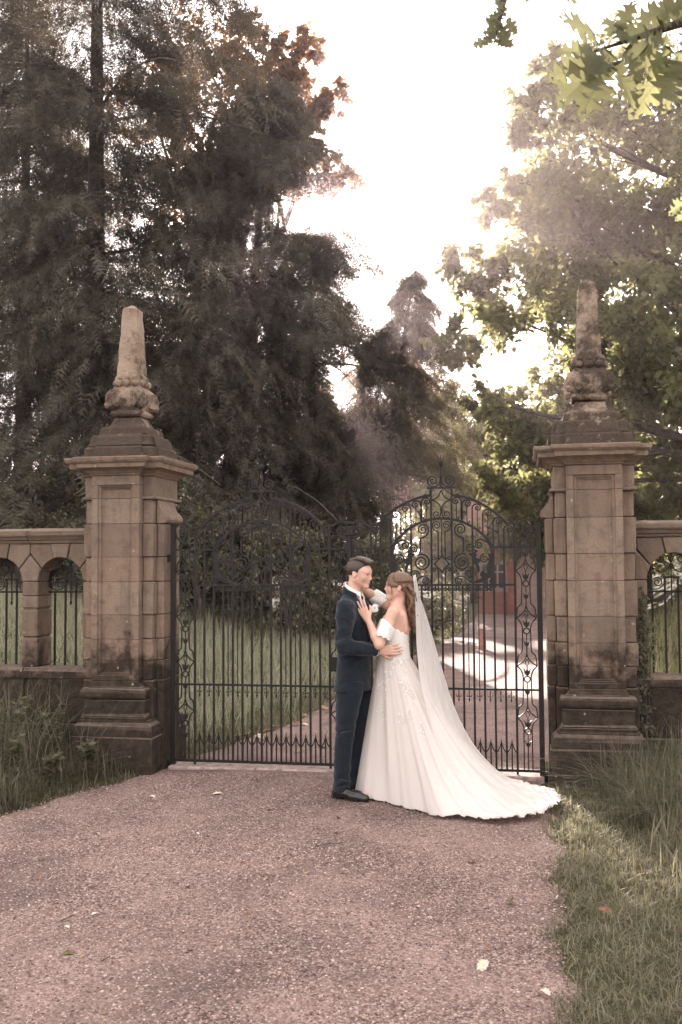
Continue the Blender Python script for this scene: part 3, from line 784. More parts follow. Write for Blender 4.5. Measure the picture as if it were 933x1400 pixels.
            mb = MB(); rb(mb, spiral(xp, z0-.108, .024, 0, 1.0, .024, 20), .008, .010); B(mb, 'ring')
            zt = z0-.212
            mb = MB(); tulip(mb, xp, zt, .8); B(mb, 'tulip')
            mb = MB(); rb(mb, [(xp, zt-.024), (xp, (cs[i+1]+.098) if i < 3 else ZB)], .008, .010); rb(mb, [(xp, zt+.03), (xp, z0-.132)], .006, .009); B(mb, 'panel_link')
        mb = MB(); tulip(mb, xp, 1.845, .9); rb(mb, [(xp, 1.82), (xp, 1.80)], .007, .009); rb(mb, [(xp, 1.88), (xp, ZU)], .007, .009); B(mb, 'tulip')
    return root
gl = make_gate(-1, 'left leaf of the wrought iron gates, behind the groom, grass bank showing through its bars')
gr = make_gate(1, 'right leaf of the wrought iron gates, behind the bride, sunlit drive showing through its bars')
# latch and cover strip on the meeting line
MB().box(-.012, .012, -.026, .026, .02, 2.09).build('cover_strip', MAT['iron'], gl, origin=(-1.578, 0, 0), bevel=.003)
MB().box(-.033, .033, -.034, .034, 2.015, 2.095).build('lock_box', MAT['iron'], gl, origin=(-1.578, 0, 0), bevel=.004)
MB().box(-.17, -.014, -.03, .03, .86, .98).build('lock_case', MAT['iron'], gl, origin=(-1.578, 0, 0), bevel=.004)
# ================================================================ VEGETATION
rv = np.random.default_rng(21)
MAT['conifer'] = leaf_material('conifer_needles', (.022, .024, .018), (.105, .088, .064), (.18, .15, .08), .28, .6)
MAT['copper'] = leaf_material('copper_leaves', (.055, .035, .022), (.13, .075, .035), (.36, .18, .07), .5)
MAT['plane'] = leaf_material('plane_leaves', (.052, .060, .026), (.150, .150, .070), (.37, .36, .16), .47)
MAT['lime'] = leaf_material('pale_leaves', (.07, .08, .03), (.16, .16, .06), (.42, .40, .15), .5)
MAT['shrub'] = leaf_material('dark_shrub_leaves', (.05, .053, .034), (.19, .18, .115), (.28, .26, .13), .38)
MAT['oak'] = leaf_material('oak_leaves', (.07, .082, .028), (.11, .12, .045), (.36, .345, .175), .55, .5)
MAT['grass'] = leaf_material('grass_blades', (.030, .037, .020), (.26, .225, .16), (.26, .245, .14), .42)
MAT['bank'] = leaf_material('bank_grass', (.16, .165, .10), (.46, .42, .31), (.48, .47, .30), .45)
MAT['lawn'] = leaf_material('verge_grass', (.056, .060, .033), (.30, .26, .18), (.34, .31, .18), .42)
MAT['field'] = leaf_material('field_grass', (.10, .11, .045), (.30, .26, .14), (.42, .40, .19), .45)

def unit(v): return v/(np.linalg.norm(v, axis=-1, keepdims=True)+1e-9)
def frames(fwd, upish):
    f = unit(fwd); y = unit(np.cross(upish, f)); z = np.cross(f, y)
    return np.stack([f, y, z], 2)

# ways the low sun gets through the foliage to the places it lights
BEAMS = [((1.60, -.7, .05), .24), ((1.74, -1.2, .1), .25), ((1.88, -1.7, .1), .25), ((2.02, -2.2, .1), .25), ((2.16, -2.7, .1), .24),
         ((2.0, .1, 3.0), .3), ((1.75, -6.0, 3.0), .35), ((1.9, -5.2, 3.2), .35), ((2.1, -5.6, 3.0), .35),
         ((1.3, 6.2, .1), .6), ((.6, 9.0, .1), .7), ((2.2, 8.0, .1), .7), ((.3, 13.0, .1), .8), ((2.5, 12.0, .1), .9)]
def keep_mask(P, grow=0.0):
    k = np.ones(len(P), bool)
    for p, r in BEAMS:
        d = P-np.array(p); a = d@sdir
        q = np.linalg.norm(d-a[:, None]*sdir, axis=1)
        k &= ~((a > 3) & (q < r+grow))
    return k

def frond_template(seed):
    rf = np.random.default_rng(seed)
    V = [(0, -.007, 0), (0, .007, 0), (1, .05*rf.normal(), -.22)]; F = [(0, 2, 1)]
    for i, t_ in enumerate(np.linspace(.08, .93, 7)):
        L = .30*(1-.72*abs(t_-.35)/.65)
        for q in (-1, 1):
            b = len(V); x = t_+rf.normal(0, .025); z = -.22*t_*t_; l = L*rf.uniform(.55, 1.25)
            V += [(x-.022, 0, z), (x+.026, 0, z), (x+l*rf.uniform(.45, .95), q*l, z-l*rf.uniform(.0, .55))]
            F.append((b, b+1, b+2) if q > 0 else (b, b+2, b+1))
    return np.array(V), np.array(F)
FRONDS = [frond_template(k) for k in range(5)]

def conifer(label, x, y, H, prof, n, z0=.4, droop=.55, lean=(0, 0), size=.46, bias=None, group='conifers beyond the gates', nbr=26, m=70, seed=1):
    zb = float(terrain(x, y))
    root = thing('conifer_tree', label, 'tree', (x, y, zb), 0, group)
    pts = [(lean[0]*t_*t_, lean[1]*t_*t_, H*t_-.3*(t_ == 0)) for t_ in np.linspace(0, 1, 9)]
    MB().tube(pts, np.linspace(.30, .03, 9)*min(H/15, 1.05), 9).build('trunk', MAT['bark'], root, True)
    nl = n//m
    zz = z0+(H-z0)*(1-np.sqrt(1-rv.random(nl)*.985)) if bias is None else z0+(H-z0)*rv.beta(*bias, nl)
    az = rv.random(nl)*2*np.pi
    Lm = np.interp(zz/H, [p[0] for p in prof], [p[1] for p in prof])*rv.uniform(.5, 1.18, nl)
    P, Fw, S, T = [], [], [], []
    for i in range(nl):
        o = np.array([math.cos(az[i]), math.sin(az[i]), 0]); lat = np.array([-o[1], o[0], 0])
        u = np.sort(rv.uniform(.07, 1.0, m)**.85)
        bend = rv.normal(0, .12)
        c = o*(Lm[i]*u)[:, None] + lat*(Lm[i]*bend*u*u)[:, None]
        hz = zz[i]+Lm[i]*(.22*u-droop*.75*u*u)
        c[:, 2] = hz
        q = rv.normal(0, 1, m); c += lat*(q*.13*Lm[i]*np.minimum(u, .6))[:, None]
        c[:, 2] += rv.normal(-.05, .06, m)-abs(q)*.07*Lm[i]*u
        c += np.array([lean[0], lean[1], 0])*((zz[i]/H)**2)
        f = o*rv.uniform(.35, 1.0, m)[:, None] + lat*(np.sign(q)*rv.uniform(.1, .8, m))[:, None]
        f[:, 2] -= rv.uniform(.05, droop*1.6, m)*(.4+u)
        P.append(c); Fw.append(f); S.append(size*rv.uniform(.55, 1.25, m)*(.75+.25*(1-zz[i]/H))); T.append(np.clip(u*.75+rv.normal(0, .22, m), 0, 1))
    P = np.vstack(P); Fw = np.vstack(Fw); S = np.concatenate(S); T = np.concatenate(T)
    k = (P[:, 2] > .12) & keep_mask(P+np.array([x, y, zb]), .18); P, Fw, S, T = P[k], Fw[k], S[k], T[k]
    up = np.array([0, 0, 1.0])+rv.normal(0, .5, P.shape)
    S3 = np.stack([S, S*rv.uniform(.6, 1.15, len(S)), S], 1); Rm = frames(Fw, up); pick = rv.integers(0, 5, len(P)); VV, FF, TT, off = [], [], [], 0
    for q in range(5):
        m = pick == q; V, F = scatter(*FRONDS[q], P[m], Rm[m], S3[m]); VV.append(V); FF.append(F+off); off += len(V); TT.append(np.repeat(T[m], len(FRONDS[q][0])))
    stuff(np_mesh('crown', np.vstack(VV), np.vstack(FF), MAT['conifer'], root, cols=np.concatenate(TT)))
    for i in rv.choice(nl, min(nl, nbr), replace=False):
        o = np.array([math.cos(az[i]), math.sin(az[i]), 0])
        pp = [tuple(o*Lm[i]*u+np.array([lean[0]*(zz[i]/H)**2, 0, zz[i]+Lm[i]*(.22*u-droop*.75*u*u)])) for u in np.linspace(0, .9, 6)]
        MB().tube(pp, np.linspace(.05, .012, 6), 5).build('branch', MAT['bark'], root, True)
    return root

LFV = np.array([(0, 0, 0), (.35, .30, .07), (.72, .20, .05), (1, 0, -.04), (.72, -.20, .05), (.35, -.30, .07)])
LFF = np.array([(0, 3, 1), (1, 3, 2), (0, 5, 3), (5, 4, 3)])
KTV = np.array([(0, 0, 0), (.45, .34, .08), (1, 0, -.03), (.45, -.34, .08)]); KTF = np.array([(0, 2, 1), (0, 3, 2)])
def leaf_cloud(centers, radii, per, size, rg=rv, hang=.3):
    """twig-like bunches of leaves round each clump centre"""
    n = len(centers)
    tw = 9
    tc = np.repeat(centers, tw, 0); tr = np.repeat(radii, tw)
    d = unit(rg.normal(size=(len(tc), 3)))*np.array([1, 1, .72]); st = tc+d*(tr*rg.uniform(.15, .55, len(tc)))[:, None]
    en = st+d*(tr*rg.uniform(.35, .75, len(tc)))[:, None]
    m = per//tw
    u = rg.random((len(tc), m))
    P = st[:, None]+(en-st)[:, None]*u[..., None]+rg.normal(0, 1, (len(tc), m, 3))*(tr*.10)[:, None, None]
    P = P.reshape(-1, 3)
    Fw = np.repeat(d, m, 0)*.6+rg.normal(0, .7, P.shape); Fw[:, 2] -= hang
    up = np.array([0, 0, 1.0])+rg.normal(0, .55, P.shape)
    S = size*rg.uniform(.6, 1.25, len(P))
    T = np.clip(np.repeat(np.repeat(rg.normal(.45, .22, n), tw), m)+rg.normal(0, .2, len(P)), 0, 1)
    return P, frames(Fw, up), S, T
def limb_path(a, b, sag=.12, k=6):
    a = np.array(a, float); b = np.array(b, float); L = np.linalg.norm(b-a)
    m = a+(b-a)*.5+np.array([rv.normal(0, .07)*L, rv.normal(0, .07)*L, sag*L])
    q = a+(b-a)*.78+np.array([rv.normal(0, .05)*L, rv.normal(0, .05)*L, sag*.6*L])
    return smooth_path([a, a+(m-a)*.5+np.array([0, 0, .03*L]), m, q, b], 3)
def broad_tree(name, label, x, y, trunk_h, trunk_r, clumps, radii, per, size, mat, group=None, limbs=14, cat='tree', sag=.1, beams=True, fine=False):
    zb = float(terrain(x, y)); org = np.array([x, y, zb])
    root = thing(name, label, cat, tuple(org), 0, group)
    top = np.array([x, y, zb+trunk_h])
    MB().tube([(0, 0, -.3), (.05, 0, trunk_h*.3), (-.03, .04, trunk_h*.65), (0, 0, trunk_h)], [trunk_r*1.25, trunk_r, trunk_r*.85, trunk_r*.5], 10).build('trunk', MAT['bark'], root, True)
    idx = np.argsort(-np.linalg.norm(clumps-top, axis=1))
    pick = rv.choice(len(clumps), min(limbs, len(clumps)), replace=False)
    for i in pick:
        c = clumps[i]; hh = np.clip((c[2]-zb)*rv.uniform(.35, .6), trunk_h*.35, trunk_h*.97)
        L = np.linalg.norm(c-org)
        pth = limb_path((0, 0, hh), tuple(c-org), sag)
        MB().tube(pth, np.linspace(min(trunk_r*.45, .018*L+.02), .012, len(pth)), 6).build('branch', MAT['bark'], root, True)
        near = np.argsort(np.linalg.norm(clumps-c, axis=1))[1:4]
        for j in near:
            k_ = rv.integers(len(pth)//2, len(pth)-1)
            p2 = limb_path(tuple(pth[k_]), tuple(clumps[j]-org), sag*.5)
            MB().tube(p2, np.linspace(.022, .007, len(p2)), 5).build('branch', MAT['bark'], root, True)
    P, Rm, S, T = leaf_cloud(clumps, radii, per, size)
    k = keep_mask(P) if beams else np.ones(len(P), bool)
    k &= P[:, 2] > terrain(P[:, 0], P[:, 1])+.05
    P, Rm, S, T = P[k]-org, Rm[k], S[k], T[k]
    lv, lf_ = (LFV, LFF) if fine else (KTV, KTF)
    V, F = scatter(lv, lf_, P, Rm, S)
    stuff(np_mesh('crown', V, F, mat, root, cols=np.repeat(T, len(lv))))
    return root
def blob(n, c, r, hollow=.35, rg=rv):
    d = unit(rg.normal(size=(n, 3))); rr = (hollow**3+(1-hollow**3)*rg.random(n))**(1/3)
    return np.array(c)+d*rr[:, None]*np.array(r)

# --- the dark conifers on the left
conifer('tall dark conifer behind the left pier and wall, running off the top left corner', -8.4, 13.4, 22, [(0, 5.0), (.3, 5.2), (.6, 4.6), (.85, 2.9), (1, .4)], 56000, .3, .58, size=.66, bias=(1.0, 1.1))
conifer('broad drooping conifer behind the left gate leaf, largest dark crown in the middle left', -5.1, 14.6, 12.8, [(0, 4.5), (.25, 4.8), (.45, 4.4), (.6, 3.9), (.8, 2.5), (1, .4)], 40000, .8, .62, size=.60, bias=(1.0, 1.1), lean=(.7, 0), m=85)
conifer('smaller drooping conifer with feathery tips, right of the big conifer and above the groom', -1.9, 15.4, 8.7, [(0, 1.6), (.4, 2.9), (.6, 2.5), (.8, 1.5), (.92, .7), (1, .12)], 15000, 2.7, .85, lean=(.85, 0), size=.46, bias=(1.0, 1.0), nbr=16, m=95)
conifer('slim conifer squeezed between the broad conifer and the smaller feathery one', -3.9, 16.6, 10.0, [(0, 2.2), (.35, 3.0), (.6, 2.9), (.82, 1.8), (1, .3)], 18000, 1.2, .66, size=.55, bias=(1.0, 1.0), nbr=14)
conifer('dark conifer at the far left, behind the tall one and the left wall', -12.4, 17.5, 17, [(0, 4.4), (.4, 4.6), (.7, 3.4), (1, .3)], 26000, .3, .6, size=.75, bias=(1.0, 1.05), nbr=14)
# --- copper-leaved tree behind them
cl = np.vstack([blob(60, (-7.6, 20.5, 15.2), (2.8, 2.0, 4.0)), np.array([(-6.5, 20, 18), (-5.1, 20, 16.2), (-5.4, 20, 16.6), (-4.6, 20, 14.7), (-4.9, 20, 13.9), (-5.6, 20, 14.4), (-5.0, 20, 12.8), (-4.2, 20, 12.6), (-5.9, 20, 17.3), (-4.0, 20, 15.3), (-3.8, 20, 15.7), (-4.4, 20, 15.2), (-3.45, 20, 13.0), (-3.9, 20, 13.3), (-4.3, 20, 13.9), (-4.8, 20, 14.6), (-5.0, 20.2, 17.6), (-4.6, 20, 17.0)])])
broad_tree('copper_leaved_tree', 'tree with reddish copper leaves rising behind the dark conifers, twigs against white sky', -7.2, 20.5, 13, .3, cl, np.concatenate([np.full(60, 1.0), np.full(9, .5), np.full(9, .5)]), 330, .2, MAT['copper'], None, 16)
# --- plane tree on the right
cl = np.vstack([blob(150, (6.6, 14.0, 8.6), (6.1, 3.6, 5.6), .55), blob(34, (3.6, 13.6, 7.2), (3.4, 2.4, 3.2), .3),
                np.array([(.2, 13, 8.3), (.5, 13.2, 8.0), (.0, 13, 6.6), (.3, 13.2, 6.2), (.9, 13, 9.4), (1.2, 13.2, 9.9), (1.5, 13, 11.0), (1.9, 13, 11.7), (.7, 13.3, 7.2), (.8, 13, 5.2), (2.2, 13, 12.4), (1.3, 13.4, 4.3), (2.2, 13.2, 4.0)])])
cl = np.vstack([cl, blob(34, (3.2, 15.2, 4.4), (3.3, 1.6, 1.9), .2)])
rad = np.concatenate([np.full(150, 1.15), np.full(34, .95), np.full(13, .6), np.full(34, .75)])
plane = broad_tree('plane_tree', 'big broadleaf tree with pale olive leaves filling the right, behind the right pier', 7.2, 14.4, 7.5, .42, cl, rad, 480, .17, MAT['plane'], None, 26, sag=.05, fine=True)
for pts, r0 in (([(0, 0, 3.6), (-1.6, -.6, 4.0), (-2.6, -.9, 5.0), (-3.6, -1.2, 4.7), (-4.6, -1.3, 5.2)], .13), ([(0, 0, 4.4), (-1.2, -.6, 5.4), (-2.4, -1.0, 6.4), (-2.9, -1.0, 7.6), (-4.2, -1.1, 8.6)], .12),
                ([(0, 0, 3.0), (-1.5, -.8, 3.3), (-2.8, -1.0, 3.6), (-3.6, -1.1, 3.3)], .10), ([(0, 0, 5.5), (-1.4, -.8, 7.6), (-2.0, -1.0, 9.0), (-3.6, -1.0, 10.2)], .10)):
    pp = smooth_path(pts, 5); MB().tube(pp, np.linspace(r0, .02, len(pp)), 8).build('branch', MAT['bark'], plane, True)
# --- paler trees farther back
for i, (x, y, h, r, lab) in enumerate(((2.3, 22.6, 5.2, (3.2, .85, 2.3), 'pale sunlit tree overhanging the brick house front, above the right gate leaf'),
                                       (5.8, 29.5, 5.6, (3.2, 2.4, 3.0), 'pale sunlit tree behind the brick house, between gate and right pier'),
                                       (-.6, 33, 3.6, (2.6, 2.0, 2.4), 'pale far tree low beyond the drive, glimpsed behind the groom\'s head'),
                                       (11.5, 27, 6.5, (4.0, 2.6, 4.2), 'pale tree behind the right-hand wall, seen over its coping'),
                                       (17, 33, 8, (5, 3, 5), 'far pale tree at the right edge, beyond the sunny grass'),
                                       (-13, 26, 9, (5.5, 3, 7), 'dusky tree far left behind the tall conifer'))):
    c = blob(46, (x, y, h*.78), r, .4)
    broad_tree('background_tree', lab, x, y, h*.7, .2, c, np.full(46, 1.1), 300, .24, MAT['lime'] if x > -10 else MAT['shrub'], 'paler trees in the background', 8, beams=(y > 20))
for x, y, zt, r, lab in ((-8.2, 40, 13.2, (2.6, 1.6, 4.2), 'tall hazy tree far behind the broad conifer, left of the sky gap'), (-5.2, 40.5, 12.8, (2.2, 1.6, 4.2), 'hazy far tree closing the gap between the broad and the feathery conifer'),
                         (-3.2, 41, 11.0, (1.9, 1.5, 3.8), 'hazy far tree behind the feathery conifer, under the sky gap')):
    c = blob(44, (x, y, zt-r[2]), r, .3)
    broad_tree('background_tree', lab, x, y, zt*.7, .25, c, np.full(44, 1.15), 260, .30, MAT['copper'] if x < -4 else MAT['plane'], 'hazy trees far behind the conifers', 8)
# --- dark bushes at the head of the grass bank
for x, y, r, lab in ((-6.4, 9.4, (1.3, .9, 1.5), 'dark evergreen bush behind the left pier'),
                     (-4.7, 9.9, (1.2, .8, 1.45), 'dark evergreen bush above the grass bank, behind the first bars of the left gate leaf'),
                     (-3.1, 10.4, (1.1, .8, 1.35), 'dark bush above the grass bank, behind the middle of the left gate leaf'),
                     (-1.8, 11.0, (.95, .8, 1.25), 'dark bush at the right end of the grass bank, behind the groom'),
                     (-.75, 13.6, (.8, .8, 1.0), 'smaller bush beside the drive, behind the bride\'s veil'),
                     (-8.8, 9.0, (1.5, 1, 1.7), 'dark bush seen through the arches of the left wall')):
    zb = float(terrain(x, y)); c = blob(26, (x, y, zb+r[2]*.8), r, .45)
    broad_tree('evergreen_bush', lab, x, y, r[2]*.9, .06, c, np.full(26, .46), 230, .085, MAT['shrub'], 'dark bushes along the grass bank', 6, 'bush', .02)
c = np.array([(6+i*.85+rv.normal(0, .2), 23.2+rv.normal(0, .3), 1.5+rv.normal(0, .25)) for i in range(18)])
broad_tree('clipped_hedge', 'green hedge beyond the sunny grass, seen through the right wall arch', 12, 23.2, 1.0, .06, c, np.full(18, .85), 300, .10, MAT['plane'], None, 4, 'hedge')
# --- far wood closing the view
c = np.array([(rv.uniform(-48, 60), rv.uniform(46, 62), abs(rv.normal(4, 2.6))+.6) for _ in range(330)])
P, Rm, S, T = leaf_cloud(c, rv.uniform(1.6, 2.8, 330), 120, .5)
V, F = scatter(KTV, KTF, P, Rm, S)
stuff(np_mesh('far_woodland', V, F, MAT['plane'], cols=np.repeat(T, len(KTV))), 'hazy wood closing the view far beyond the drive', 'woodland')

# --- grass
def blades(n, fx, hmin, hmax, wd, lean=.5, straw=.3, mat='grass', name='grass', label='', clump=0.0, hpow=1.5, cat='grass'):
    """fx(n) -> x, y arrays"""
    x, y = fx(n); n = len(x)
    if clump:
        cx, cy = fx(max(8, n//28)); j = rv.integers(0, len(cx), n)
        m = rv.random(n) < .75
        x = np.where(m, cx[j]+rv.normal(0, clump, n), x); y = np.where(m, cy[j]+rv.normal(0, clump, n), y)
    z = terrain(x, y)-.01
    h = hmin+(hmax-hmin)*rv.random(n)**hpow; a = rv.random(n)*2*np.pi; l = lean*rv.random(n)*1.4
    w_ = wd*rv.uniform(.6, 1.3, n)
    dx, dy = np.cos(a), np.sin(a); px, py = -dy, dx
    Vs = []
    for t_, wf in ((0, 1), (.4, .85), (.75, .5), (1, 0)):
        ox = x+dx*l*h*t_*t_; oy = y+dy*l*h*t_*t_; oz = z+h*t_*(1-.32*l*t_)
        if wf == 0: Vs.append(np.stack([ox, oy, oz], 1))
        else:
            Vs.append(np.stack([ox-px*w_*wf, oy-py*w_*wf, oz], 1)); Vs.append(np.stack([ox+px*w_*wf, oy+py*w_*wf, oz], 1))
    V = np.stack(Vs, 1).reshape(-1, 3)
    tf = np.array([(0, 1, 3), (0, 3, 2), (2, 3, 5), (2, 5, 4), (4, 5, 6)])
    F = (tf[None]+(np.arange(n)*7)[:, None, None]).reshape(-1, 3)
    T = np.clip(np.where(rv.random(n) < straw, rv.uniform(.6, 1, n), rv.uniform(0, .45, n)), 0, 1)
    return stuff(np_mesh(name, V, F, MAT[mat], cols=np.repeat(T, 7)), label, cat)
def zone(x0, x1, y0, y1, side, off=0.0, gx=1.0):
    def f(n):
        y = rv.uniform(y0, y1, n)
        if side == 'L': e = xl(y)-off; x = e-(e-x0)*rv.random(n)**gx
        else: e = xr(y)+off; x = e+(x1-e)*rv.random(n)**gx
        k = ~((np.abs(np.abs(x)-2.02) < .37) & (y > -.34) & (y < .5)) & ~((np.abs(x) > 2.0) & (y > -.03) & (y < .3))
        return x[k], y[k]
    return f
blades(20000, zone(-4.2, 0, -1.9, -.02, 'L', .04, .9), .05, .34, .0032, 1.35, .28, 'grass', 'grass', 'long dark grass along the foot of the left wall and pier', .05)
blades(7000, zone(-4.2, 0, -2.6, -.02, 'L', -.03, 2.2), .02, .10, .003, .8, .35, 'lawn', 'grass', 'short grass edging the drive below the left pier', .03)
blades(900, zone(-4.2, 0, -1.2, -.04, 'L', .3), .5, .95, .0026, .9, .75, 'grass', 'grass', 'tall seeding grass stems against the left wall', .12, 1.0)
blades(44000, zone(0, 3.3, -6.0, -.30, 'R', -.10, 1.15), .02, .10, .0028, 1.05, .48, 'lawn', 'grass', 'short sunlit verge grass right of the drive', .045)
blades(22000, zone(0, 4.4, -1.5, -.03, 'R', .42, .9), .12, .50, .0026, 1.5, .55, 'grass', 'grass', 'long tangled grass in front of the right wall', .06)
blades(900, zone(0, 3.4, -2.4, -.05, 'R', .5), .3, .72, .0018, 1.5, .9, 'grass', 'grass', 'tall straw-coloured stems beside the right pier', .12, 1.0)
blades(4500, zone(0, 3.6, -6.0, -1.2, 'R', .55, .8), .12, .34, .004, .9, .5, 'lawn', 'grass', 'rougher grass farther right of the verge', .09)
blades(32000, zone(-8.5, 0, .35, 11.5, 'L', .25, .85), .16, .58, .0050, 1.1, .45, 'bank', 'grass', 'long grass on the bank beyond the left gate leaf', .12)
blades(6000, zone(-3, 0, .2, 13, 'L', -.02, 2.0), .04, .2, .005, .7, .4, 'lawn', 'grass', 'short grass edging the drive beyond the gates', .06)
blades(24000, zone(0, 15, 2.5, 22, 'R', .2, .8), .15, .5, .011, .6, .6, 'field', 'grass', 'pale sunny grass beyond the right wall arch', .2)

# --- broad-leaved weeds in the left-hand grass
for (x, y, h, lab) in ((-2.42, -.55, .55, 'leafy green weed in the long grass left of the left pier base'), (-2.75, -.7, .6, 'leafy weed under the left-hand wall arch'), (-2.1, -.62, .3, 'low leafy weed at the front of the left pier base'), (-2.55, -1.0, .35, 'bushy low weed in the grass, midway along the lower left edge'), (-2.25, -.95, .26, 'small broad-leaved weed at the drive edge, lower left')):
    zb = float(terrain(x, y)); root = thing('leafy_weed', lab, 'weed', (x, y, zb), 0, 'weeds along the left wall')
    for k in range(7):
        a = rv.random()*6.28; l = rv.uniform(.1, .3)*h
        st = smooth_path([(0, 0, -.03), (math.cos(a)*l*.4, math.sin(a)*l*.4, h*.5), (math.cos(a)*l, math.sin(a)*l, h*rv.uniform(.75, 1))], 4)
        MB().tube(st, np.linspace(.004, .0015, len(st)), 4).build('stem', MAT['shrub'], root)
        m = 26; i = rv.integers(2, len(st), m); P = st[i]+rv.normal(0, .012, (m, 3))
        Fw = rv.normal(0, 1, (m, 3)); Fw[:, 2] = rv.uniform(-.3, .5, m)
        V, F = scatter(LFV, LFF, P, frames(Fw, np.array([0, 0, 1.])+rv.normal(0, .3, (m, 3))), rv.uniform(.03, .075, m))
        stuff(np_mesh('foliage', V, F, MAT['lawn'], root, cols=np.repeat(rv.uniform(0, .5, m), len(LFV))))
# --- ivy on the first jamb of the right wall
root = thing('ivy', 'dark ivy creeping up the wall jamb just right of the right pier', 'ivy', (2.41, -.01, .8))
for k in range(7):
    zt = rv.uniform(.4, 1.0); x0 = rv.uniform(-.06, .02)
    st = smooth_path([(x0, -.012, -.35), (x0+rv.normal(0, .015), -.014, zt*.3), (x0+rv.normal(0, .02), -.012, zt*.65), (x0+rv.normal(0, .02), -.012, zt*.85)], 4)
    MB().tube(st, np.linspace(.005, .002, len(st)), 4).build('stem', MAT['twig'], root)
    m = 95; i = (len(st)*rv.random(m)**1.4).astype(int); P = st[i]+rv.normal(0, .018, (m, 3)); P[:, 1] = -.012-abs(rv.normal(0, .018, m))
    Fw = rv.normal(0, 1, (m, 3)); Fw[:, 1] = -abs(Fw[:, 1])*.4; Fw[:, 2] -= .3
    V, F = scatter(LFV, LFF, P, frames(Fw, np.array([0, -1., .3])+rv.normal(0, .3, (m, 3))), rv.uniform(.018, .04, m))
    stuff(np_mesh('foliage', V, F, MAT['shrub'], root, cols=np.repeat(rv.uniform(0, .6, m), len(LFV))))

# --- oak overhead: trunk right of the camera, limb reaching over, leaves hanging into the picture
def oak_outline(rg):
    """half outline of a lobed, pointed red-oak leaf, x along the midrib 0..1"""
    return [(0, .012), (.10, .02), (.16, .09), (.13, .20), (.22, .155), (.27, .25), (.31, .15), (.335, .085), (.40, .16), (.39, .31), (.49, .235), (.52, .37), (.58, .245), (.60, .10), (.68, .15), (.70, .29), (.78, .19), (.80, .10), (.87, .09), (.90, .13), (.94, .06), (1.0, 0)]
def oak_leaf_mesh(rg, fold, curl):
    h = oak_outline(rg); me = bpy.data.meshes.new('leaf'); V, F = [], []
    def put(x, y):
        V.append((x, y, fold*abs(y)-curl*(x-.3)**2+.02*math.sin(9*x+5*y))); return len(V)-1
    mid = [put(x, 0) for x in np.linspace(0, 1, 12)]
    mx = np.linspace(0, 1, 12)
    for q in (1, -1):
        js = 1+rg.normal(0, .06); o = [put(x+rg.normal(0, .008), q*y*js) for x, y in h[:-1]]
        # strips between midrib and outline
        for a in range(len(o)-1):
            xa, xb = (h[a][0]+h[a+1][0])/2, 0
            ia = int(np.clip(round(h[a][0]*.9*11), 0, 11)); ib = int(np.clip(round(h[a+1][0]*.9*11), 0, 11))
            F.append((o[a], o[a+1], mid[ib]) if q > 0 else (o[a+1], o[a], mid[ib]))
            if ib != ia:
                lo, hi = sorted((ia, ib))
                for c_ in range(lo, hi): F.append((o[a], mid[c_+1], mid[c_]) if q > 0 else (o[a], mid[c_], mid[c_+1]))
        F.append((o[-1], mid[11], mid[10]) if q > 0 else (o[-1], mid[10], mid[11]))
    me.from_pydata(V, [], F)
    at = me.attributes.new('tone', 'FLOAT', 'POINT'); at.data.foreach_set('value', np.full(len(V), rg.uniform(.3, .9), np.float32))
    me.materials.append(MAT['oak']); return me
def oak_material():
    t = NT('oak_leaf')
    oc = t.n('ShaderNodeSeparateXYZ', {0: t.n('ShaderNodeTexCoord').outputs['Object']}); x, y = oc.outputs[0], oc.outputs[1]
    ay = t.math('ABSOLUTE', y)
    mid = t.math('LESS_THAN', ay, .011)
    ph = t.math('FRACT', t.math('MULTIPLY', t.math('ADD', x, t.math('MULTIPLY', ay, -.75)), 6.5))
    side = t.math('LESS_THAN', t.math('ABSOLUTE', t.math('SUBTRACT', ph, .5)), .055)
    v = t.math('MAXIMUM', mid, t.math('MULTIPLY', side, .7))
    tone = t.n('ShaderNodeAttribute', attribute_name='tone').outputs['Fac']
    n = t.noise(18, 4)
    c = t.mix(tone, (.045, .056, .02), (.085, .094, .036)); c = t.mix(t.ramp(n, [(.45, 0), (.75, .5)]), c, (.13, .10, .045)); c = t.mix(t.math('MULTIPLY', v, .6), c, (.16, .16, .07))
    tr = t.mix(t.ramp(n, [(.4, 0), (.75, .45)]), (.27, .262, .125), (.17, .14, .07)); tr = t.mix(t.math('MULTIPLY', v, .65), tr, (.15, .15, .07))
    b = t.bsdf(c, .5, t.bump(v, .4, .004), spec=.4); tl = t.n('ShaderNodeBsdfTranslucent'); t.t.links.new(tr, tl.inputs[0])
    return t.done(t.n('ShaderNodeMixShader', {0: .48, 1: b.outputs[0], 2: tl.outputs[0]}))
MAT['oak'] = oak_material()
ro = np.random.default_rng(5)
OAKM = [oak_leaf_mesh(ro, f_, c_) for f_, c_ in ((.22, .10), (-.12, .16), (.1, .05), (.3, .2), (-.25, .08))]
oak = thing('oak_tree', 'oak overhanging the camera, sunlit lobed leaves hanging in the top right corner', 'tree', (5.4, -6.2, 0))
oo = np.array([5.4, -6.2, 0])
MB().tube([(0, 0, -.2), (.03, 0, 1.6), (-.05, .05, 3.4), (0, 0, 6.5)], [.42, .33, .29, .16], 12).build('trunk', MAT['bark'], oak, True)
def oak_limb(pts, r0, r1):
    pp = smooth_path([np.array(p)-oo for p in pts], 5); return MB().tube(pp, np.linspace(r0, r1, len(pp)), 7).build('branch', MAT['twig'], oak, True)
